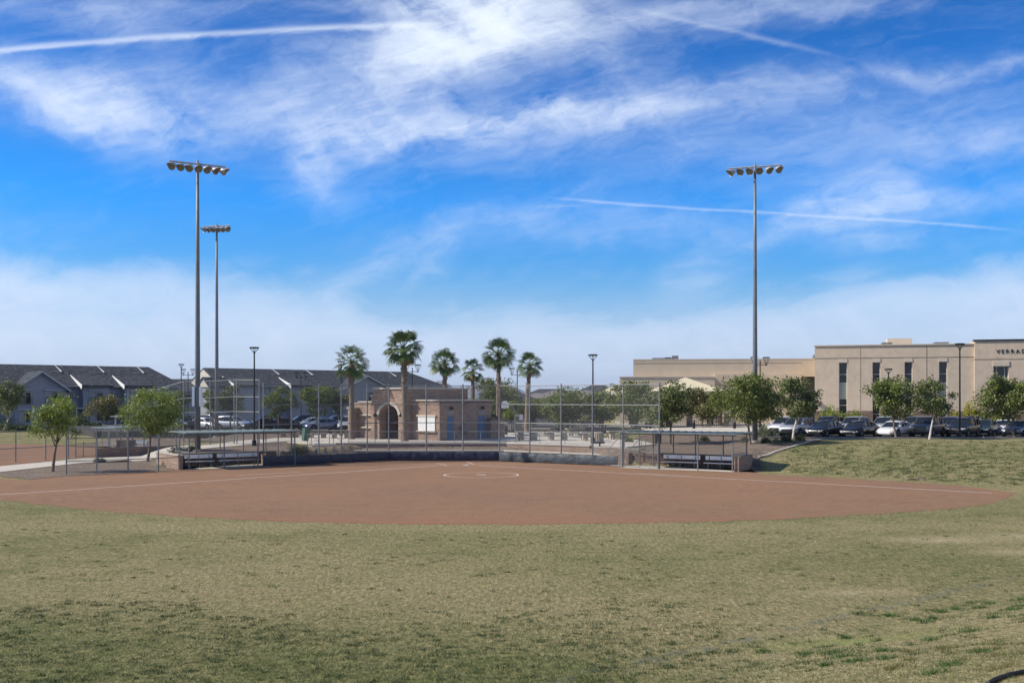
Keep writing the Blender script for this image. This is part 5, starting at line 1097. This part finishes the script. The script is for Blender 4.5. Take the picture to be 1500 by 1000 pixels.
    for x, w_, z_ in xs_: vs += [(x, -w_ - .035, z_ - .10), (x, -w_ - .01, z_ - .015), (x, 0, z_ + .028), (x, w_ + .01, z_ - .015), (x, w_ + .035, z_ - .10)]
    n = len(xs_); b_.add(vs, [(i * 5 + k, i * 5 + k + 1, (i + 1) * 5 + k + 1, (i + 1) * 5 + k) for i in range(n - 1) for k in range(4)]); b_.build('roof', P_, T, smooth=True)
    b_ = MB()
    for s_ in (-1, 1):
        def W_(c_, top_): return (c_[0], s_ * (c_[1] + .02 if top_ else min(sh['W'] - .07, c_[1] + (c_[3] - c_[2]) * .42) + .012), (c_[3] - .04) if top_ else c_[2] - .02)
        b_.tube([W_(cb[-1], False), W_(cb[-2], True)], .035, 4); b_.tube([W_(cb[0], False), W_(cb[1], True)], .06 if kind != 'box' else .05, 4); b_.tube([W_(cb[2], False), W_(cb[2], True)], .032, 4)
        if kind in ('suv', 'box'): b_.tube([(-1.45, *W_(cb[1], False)[1:]), (-1.45, *W_(cb[1], True)[1:])], .05, 4)
        else: b_.tube([(cb[1][0] + .05, *W_(cb[1], False)[1:]), (cb[1][0], *W_(cb[1], True)[1:])], .04, 4)
    b_.build('pillar', P_, T)
    for s_ in (-1, 1):
        b_ = MB(); b_.cbox((cb[-1][0] - .12, s_ * (sh['W'] + .05), cb[-1][2] + .12), (.12, .2, .13)); b_.build('mirror', P_, T)
        f1, f2, f3 = sh['st'][-1], sh['st'][-2], sh['st'][-3]; zl = f2[3] - .08; b_ = MB()
        b_.add([(f1[0] - .01, s_ * f1[1] * .72, zl - .04), (f1[0] + .02, s_ * (f1[1] * .98), zl - .10), (f2[0] + .025, s_ * (f2[1] + .02), zl - .02), (f3[0] + .1, s_ * (f3[1] + .005), zl + .07), (f2[0] + .02, s_ * f2[1] * .86, zl + .09), (f1[0] - .02, s_ * f1[1] * .75, zl + .05)], [(0, 1, 2, 3, 4, 5)] if s_ > 0 else [(5, 4, 3, 2, 1, 0)]); b_.build('headlight', M_LAMPG, T)
        r1 = sh['st'][1]; b_ = MB(); b_.box(r1[0] - .11, s_ * (r1[1] - .06) - .14, r1[3] - .28, r1[0] + .1, s_ * (r1[1] - .06) + .13, r1[3] - .1); b_.build('tail_lamp', M_RED, T)
    f1 = sh['st'][-1]; zg = f1[3] - .06; b_ = MB(); b_.box(f1[0] - .04, -f1[1] * .7, zg - .12, f1[0] + .025, f1[1] * .7, zg + .05); b_.box(f1[0] - .04, -f1[1] * .85, .3 if kind in ('sedan', 'coupe') else .36, f1[0] + .015, f1[1] * .85, .40 if kind in ('sedan', 'coupe') else .5); gr = b_.build('grille', M_BLACK if kind != 'coupe' else P_, T)
    if kind != 'coupe': b_ = MB(); b_.box(f1[0] + .026, -f1[1] * .66, zg - .01, f1[0] + .04, f1[1] * .66, zg + .015); b_.build('grille_bar', M_CHR, gr)
    b_ = MB(); b_.box(sh['st'][0][0] - .03, -.26, .62, sh['st'][0][0] + .01, .26, .78); b_.build('number_plate', M_PLATE, T)
    return T
BLK, WHT, SIL, GRY, DRED, TEAL, BLU, DGR = (.012, .012, .014), (.68, .68, .68), (.40, .42, .45), (.13, .135, .145), (.045, .012, .018), (.02, .06, .07), (.14, .17, .24), (.035, .037, .042)
def pc2(kind, pn, c_, label, x0, x1, d, rz=None, z=1.535, **k):
    cx = ((x0 + x1) / 2 - 750) / FPX * d; return car(kind, pn, c_, label, (cx, d, z), R(rz), **k)
# facing camera-left: heading measured from +X
pc2('suv', 'white', WHT, 'white car at the left end of the right car park, partly behind the silver one', 1133, 1166, 102, -128)
pc2('suv', 'silver', SIL, 'silver car behind the pale-trunked tree', 1146, 1189, 98, -128)
pc2('sedan', 'black', BLK, 'black sedan nearest the kerb, just right of the pale-trunked tree', 1180, 1238, 96.3, -133)
pc2('suv', 'silver', SIL, 'silver car mostly hidden behind the second black sedan', 1233, 1268, 103, -130)
pc2('coupe', 'black gloss', BLK, 'second black sedan, between the first one and the white sports car', 1232, 1286, 96.3, -133)
pc2('suv', 'pale silver', (.5, .52, .54), 'pale silver car behind the white sports car', 1281, 1312, 103, -130)
pc2('coupe', 'white gloss', (.72, .72, .72), 'low white sports car in front of the dark-green tree', 1286, 1337, 96.3, -133, metal=0)
pc2('suv', 'graphite', GRY, 'dark car roof showing behind the white sports car', 1326, 1352, 103.5, -130)
pc2('box', 'warm grey', (.20, .19, .185), 'boxy grey off-roader with the white trunk in front', 1334, 1384, 96.5, -128)
pc2('suv', 'blue grey', BLU, 'blue-grey car behind the boxy grey off-roader', 1378, 1406, 103, -130)
pc2('suv', 'black', BLK, 'black hatchback beside the crest lamp post', 1385, 1437, 96.3, -131)
pc2('sedan', 'teal', TEAL, 'dark teal car behind the black hatchback', 1424, 1460, 100, -128)
pc2('coupe', 'white gloss', (.72, .72, .72), 'white car half hidden between the teal car and the right-edge tree', 1454, 1492, 103, -128, metal=0)
pc2('sedan', 'graphite', GRY, 'dark grey sedan by the right-edge tree', 1466, 1518, 96.5, -131)
pc2('suv', 'charcoal', DGR, 'dark car roof in the back row right of the crest lamp post', 1410, 1440, 108, -130)
pc2('sedan', 'silver', SIL, 'silver sedan just beyond the right frame edge', 1512, 1560, 96.5, -131)
pc2('suv', 'charcoal', DGR, 'dark car in the back row between the two black sedans', 1198, 1226, 104, -130)
gl = 'cars in the left car park'
for (k_, pn, c_, lb, x0, x1, d_, rz) in (
    ('suv', 'silver', SIL, 'silver car seen edge-on between the two left floodlight poles', 320, 364, 128, -20),
    ('sedan', 'white', WHT, 'white sedan left of the silver car in the left car park', 284, 318, 131, -35),
    ('suv', 'charcoal', DGR, 'dark car left of the tall left floodlight pole', 262, 288, 132, -60),
    ('sedan', 'dark red', DRED, 'dark red-black sedan right of the single lamp post', 360, 404, 127, -150),
    ('suv', 'black', BLK, 'black car behind the dark red sedan', 368, 402, 133, -140),
    ('sedan', 'maroon', (.06, .03, .04), 'maroon sedan under the green tree in the left car park', 390, 428, 129, -145),
    ('suv', 'black', BLK, 'black car roof in the back row above the picnic benches', 425, 456, 136, -150),
    ('sedan', 'pale silver', (.5, .52, .54), 'pale silver car left of the silver-blue one, by the picnic tables', 438, 480, 132, -150),
    ('sedan', 'silver blue', (.30, .33, .42), 'silver-blue sedan nearest the left picnic tables', 448, 498, 127, -150),
    ('suv', 'blue grey', BLU, 'blue-grey car between the silver-blue sedan and the palm', 476, 506, 133, -150),
    ('suv', 'white', WHT, 'white car directly left of the leftmost palm trunk', 500, 522, 126, -95),
    ('suv', 'charcoal', DGR, 'dark car in the back row behind the thin floodlight pole', 300, 332, 138, -30),
    ('sedan', 'silver', SIL, 'silver sedan in the back row behind the white one', 268, 300, 139, -150)):
    pc2(k_, pn, c_, lb, x0, x1, d_, rz, 1.19, group=gl)
# ================================================================ plaza furniture
M_TAB = mat('tan precast concrete', (.33, .285, .225), .9, 0, .12, 5, .2, 20)
def table(label, px, d, rz=0.0, z=1.02, src=[]):
    x, y, _ = Gd(px, d, z)
    if src: return dup(src[0], (x, y, z), rz, label)
    T = thing('picnic_table', label, 'picnic table', (x, y, z), rz, 'concrete picnic tables'); src.append(T)
    b_ = MB(); b_.box(-1.05, -.42, .70, 1.05, .42, .80); b_.build('table_top', M_TAB, T)
    for s_ in (-.6, .6): b_ = MB(); b_.box(s_ - .22, -.3, 0, s_ + .22, .3, .70); b_.build('pedestal', M_TAB, T)
    for s_ in (-1, 1):
        b_ = MB(); b_.box(-1.0, s_ * .82 - .17, .40, 1.0, s_ * .82 + .17, .48); f = b_.build('seat', M_TAB, T)
        for k in (-.7, .7): b_ = MB(); b_.box(k - .1, s_ * .82 - .12, 0, k + .1, s_ * .82 + .12, .40); b_.build('leg', M_TAB, T)
    return T
for (px, d_, rz, lb) in ((772, 101, .2, 'concrete picnic table nearest the brick building, right of it'), (817, 101, .1, 'middle concrete picnic table right of the brick building'), (866, 100, .15, 'concrete picnic table behind the ribbed litter bin'), (905, 103, .2, 'concrete picnic table at the right end of the plaza'),
    (424, 108, .1, 'concrete picnic table on the far left of the plaza'), (465, 107, .1, 'concrete picnic table by the green bin'), (499, 106, .1, 'concrete picnic table just left of the leftmost palm'), (792, 112, -.2, 'far concrete picnic table behind the middle ones'), (843, 112, .3, 'far concrete picnic table near the black bollards')):
    table(lb, px, d_, rz)
x, y, _ = Gd(876, 96.5, 1.02); T = thing('litter_bin', 'round tan ribbed litter bin by the right picnic tables', 'litter bin', (x, y, 1.02))
b_ = MB(); b_.lathe([(.42, 0), (.46, .05), (.50, .86), (.47, .9), (.30, .92), (.28, .86)], (0, 0, 0), (0, 0, 1), 20)
for k in range(20): q = k * math.pi / 10; b_.tube([(.47 * math.cos(q), .47 * math.sin(q), .06), (.51 * math.cos(q), .51 * math.sin(q), .84)], .028, 4)
b_.build('body', M_TAB, T)
x, y, z = Gd(964, 94, 1.0); T = thing('litter_bin', 'tall black litter bin behind the right end of the backstop', 'litter bin', (x, y, z)); b_ = MB(); b_.lathe([(.26, 0), (.30, .05), (.30, .98), (.25, 1.06), (.1, 1.1), (.001, 1.1)], (0, 0, 0), (0, 0, 1), 16); b_.build('body', M_BLACK, T); b_ = MB(); b_.lathe([(.31, .82), (.325, .84), (.325, .9), (.31, .92)], (0, 0, 0), (0, 0, 1), 16); b_.build('rim', M_BLACK, T)
M_GRN = mat('dark green plastic', (.045, .10, .07), .5)
x, y, z = Gd(446.5, 99, 1.02); T = thing('wheelie_bin', 'tilted dark green bin left of the left stairs', 'bin', (x, y, z), .6); T.rotation_euler = (0, R(10), .6)
b_ = MB(); vs = [(-.22, -.25, 0), (.22, -.25, 0), (.22, .25, 0), (-.22, .25, 0), (-.3, -.34, 1.1), (.3, -.34, 1.1), (.3, .34, 1.1), (-.3, .34, 1.1)]; b_.add(vs, [(3, 2, 1, 0), (4, 5, 6, 7), (0, 1, 5, 4), (1, 2, 6, 5), (2, 3, 7, 6), (3, 0, 4, 7)]); b_.build('body', M_GRN, T)
b_ = MB(); b_.box(-.33, -.37, 1.1, .33, .37, 1.18); b_.build('lid', M_GRN, T)
bol = []
for i, (px, d_, lb) in enumerate(((741.6, 117, 'black bollard right of the brick building, under the hoop'), (817.5, 121, 'black bollard over the middle picnic table'), (881, 119, 'left one of two close black bollards by the single lamp post'), (886.5, 119.5, 'right one of two close black bollards by the single lamp post'), (947, 120, 'left black bollard of the pair above the black litter bin'), (952.5, 120.3, 'right black bollard of the pair above the black litter bin'), (1016.5, 120, 'black bollard under the rust-tinted tree'), (1076, 120, 'black bollard left of the tall right floodlight pole'))):
    x, y, z = Gd(px, d_, 1.02 if px < 890 else 1.57)
    if bol: dup(bol[0], (x, y, z), 0, lb); continue
    T = thing('bollard', lb, 'bollard', (x, y, z), 0, 'black bollards along the walkway'); bol.append(T); b_ = MB(); b_.lathe([(.16, 0), (.16, .85), (.13, .92), (.001, .95)], (0, 0, 0), (0, 0, 1), 14); b_.build('shaft', M_BLACK, T); b_ = MB(); b_.lathe([(.165, .68), (.175, .69), (.175, .76), (.165, .77)], (0, 0, 0), (0, 0, 1), 14); b_.build('band', M_GALV, T)
# basketball hoop
x, y, z = Gd(754.5, 120, 1.02); T = thing('basketball_hoop', 'white fan-shaped basketball hoop on a curved pole', 'basketball hoop', (x, y, z))
b_ = MB(); b_.tube([(0, 0, 0), (0, 0, 2.3), (-.12, 0, 2.75), (-.4, 0, 3.1), (-.85, 0, 3.15)], .06, 8); b_.build('pole', M_GALV, T)
b_ = MB(); pts = [(-.62, -.45)] + [(.70 * math.cos(a), .62 * math.sin(a)) for a in np.linspace(math.pi, 0, 14)] + [(.62, -.45)]
mb = [(p[0] * .62 - 1.15, p[1] * .8 + 3.2) for p in pts]; b_.vprism(mb, -.12, -.06); b_.build('backboard', M_WHITE, T)
b_ = MB()
for k in range(16):
    a, c_ = k * math.pi / 8, (k + 1) * math.pi / 8; b_.tube([(-1.15 + .22 * math.cos(a), -.42 + .22 * math.sin(a), 3.0), (-1.15 + .22 * math.cos(c_), -.42 + .22 * math.sin(c_), 3.0)], .015, 4)
b_.build('rim', mat('orange rim', (.5, .1, .02), .5), T)
# stone gate pillar with sign
x, y, z = Gd(758, 128, 1.1); T = thing('stone_pillar', 'square stone pillar with pale cap left of the middle trees', 'pillar', (x, y, z)); b_ = MB(); b_.box(-.55, -.45, 0, .55, .45, 1.75); b_.build('shaft', M_TAB, T); b_ = MB(); b_.box(-.65, -.55, 1.75, .65, .55, 1.88); b_.build('cap', M_CONC, T)
x, y, z = Gd(763.5, 124, 1.1); T = thing('sign', 'small white parking sign in front of the stone pillar', 'sign', (x, y, z)); b_ = MB(); b_.tube([(0, 0, 0), (0, 0, 2.0)], .03, 6); b_.build('post', M_GALV, T); b_ = MB(); b_.box(-.22, -.05, 1.35, .22, -.03, 2.0); b_.build('panel', M_WHITE, T)
for px, d_, lb in ((1038, 131, 'square stone pillar under the broad cream canopy'), (980, 131, 'square stone pillar at the left of the broad cream canopy'), (1063, 131, 'square stone pillar left of the tall right floodlight pole'), (839, 138, 'low stone pillar behind the middle trees'), (1010, 131, 'stone pillar near the rust-tinted tree')):
    x, y, z = Gd(px, d_, 1.2); T = thing('stone_pillar', lb, 'pillar', (x, y, z), 0, 'stone pillars round the school forecourt'); b_ = MB(); b_.box(-.32, -.32, 0, .32, .32, 1.9 if px > 900 else 1.2); b_.build('shaft', M_TAB, T); b_ = MB(); b_.box(-.4, -.4, 1.9 if px > 900 else 1.2, .4, .4, 2.0 if px > 900 else 1.3); b_.build('cap', M_CONC, T)
# dark railings of the school forecourt
T = thing('railing', 'black metal railing across the school forecourt', 'railing', Gd(1000, 130, 1.3)); b_ = MB()
for k in range(60): b_.box(k * .22 - 6, -.02, 0, k * .22 - 5.97, .02, 1.35)
b_.build('bars', M_BLACK, T); b_ = MB(); b_.box(-6, -.03, 1.35, 7.2, .03, 1.4); b_.build('rail', M_BLACK, T)
T = thing('railing', 'grey steel railing with posts along the middle walkway', 'railing', Gd(890, 112, 1.05)); 
for k in range(7): b_ = MB(); b_.tube([(k * 1.3 - 4, 0, 0), (k * 1.3 - 4, 0, 1.05)], .025, 5); b_.build('post', M_GALV, T)
for hh_ in (.55, 1.05): b_ = MB(); b_.tube([(-4, 0, hh_), (3.8, 0, hh_)], .022, 5); b_.build('rail', M_GALV, T)
# grill by the right stairs
x, y, z = Gd(878.5, 88.2, None); T = thing('drinking_fountain', 'dark pedestal drinking fountain left of the right stairs', 'fountain', (x, y, .45)); b_ = MB(); b_.tube([(0, 0, 0), (0, 0, .8)], .07, 8); b_.build('pedestal', M_BLACK, T); b_ = MB(); b_.box(-.45, -.25, .8, .4, .25, .95); b_.tube([(.1, 0, .95), (.1, 0, 1.15), (-.02, 0, 1.18)], .02, 5); b_.build('basin', mat('dark grey metal', (.05, .055, .06), .5, .3), T)
# branch on the bank, hose at the camera's feet
p = Gt(1342, 703); T = thing('fallen_branch', 'dark fallen branch at the foot of the right grass bank', 'branch', p); b_ = MB(); b_.tube([(-.55, .1, .02), (-.1, .02, .06), (.3, -.05, .05), (.55, -.02, .03)], [.03, .05, .07, .03], 6); b_.tube([(-.1, .02, .06), (-.5, -.1, .09)], [.03, .01], 5); b_.tube([(.1, 0, .08), (.45, .14, .12)], [.05, .03], 5); b_.build('stem', M_BARK, T); b_ = MB(); b_.lathe([(.02, -.02), (.2, 0), (.16, .09), (.02, .11)], (.38, -.05, 0), (0, 0, 1), 9); b_.build('knot', M_BARK, T)
pts = [Gt(px, py) for px, py in ((1448, 1006), (1462, 999), (1480, 993.5), (1500, 989), (1530, 983), (1570, 980))]
b_ = MB(); b_.tube([(p[0], p[1], p[2] + .04) for p in pts], .032, 8); tag(b_.build('hose', mat('black rubber hose', (.012, .012, .016), .5), smooth=True), 'black hose lying across the bottom right corner of the grass', 'hose')
# ================================================================ grass
def blades(name, pos, h, w_, m, rs, lean=.5):
    n = len(pos); a = rs.uniform(0, 2 * np.pi, n); dx_ = np.cos(a) * w_; dy_ = np.sin(a) * w_; l_ = rs.normal(size=(n, 2)) * lean * h[:, None]
    v = np.zeros((n, 3, 3)); v[:, 0] = pos; v[:, 1] = pos; v[:, 2] = pos; v[:, 0, 0] -= dx_; v[:, 0, 1] -= dy_; v[:, 1, 0] += dx_; v[:, 1, 1] += dy_; v[:, 2, 0] += l_[:, 0]; v[:, 2, 1] += l_[:, 1]; v[:, 2, 2] += h; v[:, :2, 2] -= .01
    me = bpy.data.meshes.new(name); me.vertices.add(3 * n); me.vertices.foreach_set('co', v.astype(np.float32).ravel()); me.loops.add(3 * n); me.loops.foreach_set('vertex_index', np.arange(3 * n, dtype=np.int32)); me.polygons.add(n); me.polygons.foreach_set('loop_start', np.arange(0, 3 * n, 3, dtype=np.int32)); me.polygons.foreach_set('loop_total', np.full(n, 3, dtype=np.int32)); me.update(calc_edges=True)
    return tag(link(name, me, m), kind='stuff')
rs = np.random.RandomState(9)
n = 260000; dd = 8.5 * (52 / 8.5) ** rs.uniform(0, 1, n) ; xx = rs.uniform(-.53, .53, n) * dd
patch = np.sin(xx * .9 + 1.3 * np.sin(dd * .7)) + np.sin(dd * 1.7 + 1.1 * np.sin(xx * 1.3 + 2)) + .8 * np.sin(xx * 3.1 + dd * 2.3)
zz_ = np.array([gz(a, q) for a, q in zip(xx, dd)]); pos = np.stack([xx, dd, zz_], 1)
vis = (CH - zz_) / dd * FPX < 440
keep = vis & (rs.uniform(size=n) < .85)
nearm = np.clip((25.5 - dd - .25 * np.maximum(xx - 2, 0) * 4 + patch * .8) / 5, 0, 1); straw_ = keep & (rs.uniform(size=n) < .62 - .52 * nearm + .25 * ((xx - 1.8) * .635 - (dd - 18.6) * .77 > .5))
G1 = mat('dry grass blade', (.33, .285, .16), .8, island=.3, trans=.2); G2 = mat('green grass blade', (.145, .175, .058), .7, island=.35, trans=.2)
blades('grass', pos[straw_], rs.uniform(.015, .04, straw_.sum()), .004 + dd[straw_] * .00016, G1, rs, .9)
g2 = keep & ~straw_; tag(blades('grass', pos[g2], rs.uniform(.015, .045, g2.sum()) * (1 + .5 * nearm[g2]), .004 + dd[g2] * .00016, G2, rs, .8))
# darker green tufts, thick low on the left and sparse elsewhere
cl = []; k = 0
while k < 5200:
    d_ = 17.5 * (62 / 17.5) ** random.random(); x_ = random.uniform(-.5, .5) * d_
    pr_ = .85 if (d_ < 24.5 + 1.8 * math.sin(x_ * .5) and x_ < 7 - (d_ - 18) * .3) else (.10 if d_ < 40 else .05)
    r_ = (x_ - 1.8) * .635 - (d_ - 18.6) * .77
    if r_ > 0: pr_ = .35
    if d_ > 41 and abs(x_) < 26 and d_ > 41 + 0: pr_ *= .4
    if math.hypot(x_ + 1, d_ - 69) < 30: pr_ = 0
    if random.random() < pr_: cl.append((x_, d_)); 
    k += 1 if random.random() < pr_ or True else 0
cl = cl[:1900]; ps, hs = [], []
for x_, d_ in cl:
    m = 26; r_ = random.uniform(.05, .14); q = rs.normal(size=(m, 2)) * np.array([r_, r_ * .6]); 
    for a in q: ps.append((x_ + a[0], d_ + a[1], gz(x_ + a[0], d_ + a[1])))
    hs += list(rs.uniform(.03, .07, m))
ps = np.array(ps); blades('grass_tufts', ps, np.array(hs), .007 + ps[:, 1] * .00012, mat('dark turf blade', (.075, .105, .032), .7, island=.35, trans=.15), rs, .7)
# tufts over the right bank
ps, hs = [], []
for k in range(1500):
    px, py = random.uniform(1150, 1510), random.uniform(646, 712); p = Gt(px, py)
    if p[2] < .05 or random.random() < .15: continue
    m = 16; q = rs.normal(size=(m, 2)) * np.array([.13, .12])
    for a in q: ps.append((p[0] + a[0], p[1] + a[1], gz(p[0] + a[0], p[1] + a[1])))
    hs += list(rs.uniform(.04, .11, m))
ps = np.array(ps); blades('grass_tufts', ps, np.array(hs), .024, mat('bank turf blade', (.085, .105, .034), .7, island=.4, trans=.15), rs, .7)
# broad weeds on the near bank
for j, (nm, mc, lst) in enumerate((('weeds', mat('weed leaf', (.085, .15, .035), .5, island=.3, trans=.3), ((1356, 911), (1366, 906), (1341, 909), (1234, 962), (1221, 956), (1251, 969), (1292, 953), (1296, 965), (1400, 893), (1449, 884), (1433, 891), (1492, 888), (1498, 878), (1484, 893), (1362, 938), (1118, 955), (1180, 958), (1208, 975), (1436, 955), (1420, 925), (1260, 900), (1302, 902), (1380, 897), (1390, 975), (1366, 987), (1455, 905), (1240, 935))),
        ('dry_weeds', mat('rusty weed leaf', (.17, .15, .045), .6, island=.35, trans=.25), ((1331, 967), (1313, 977), (1395, 957), (1391, 949), (1463, 951), (1496, 944), (1437, 953), (1460, 960), (1451, 982), (1303, 981), (1425, 935), (1380, 950), (1330, 955), (1453, 944), (1495, 957), (1406, 968), (1480, 975))))):
    ps, hs = [], []
    for px, py in lst:
        p = Gt(px, py); m = 130; rr_ = random.uniform(.05, .11); q = rs.normal(size=(m, 2)) * rr_
        for a in q: ps.append((p[0] + a[0], p[1] + a[1], gz(p[0] + a[0], p[1] + a[1])))
        hs += list(rs.uniform(.03, .10, m) * (1 - .5 * j * .3))
    ps = np.array(ps); blades(nm, ps, np.array(hs), .009 if j == 0 else .004, mc, rs, .9)
# ================================================================ desert haze
b_ = MB(); b_.box(-9500, -30, -8, 9500, 10200, 190); hz = b_.build('haze', None)
m_ = bpy.data.materials.new('desert haze'); m_.use_nodes = True; nt = m_.node_tree; nt.nodes.remove(nt.nodes['Principled BSDF']); pv = nt.nodes.new('ShaderNodeVolumePrincipled'); pv.inputs['Color'].default_value = (.72, .84, 1.0, 1); pv.inputs['Density'].default_value = 9e-5; pv.inputs['Anisotropy'].default_value = .2
nt.links.new(pv.outputs[0], nt.nodes['Material Output'].inputs['Volume']); hz.data.materials.append(m_); tag(hz, kind='stuff')
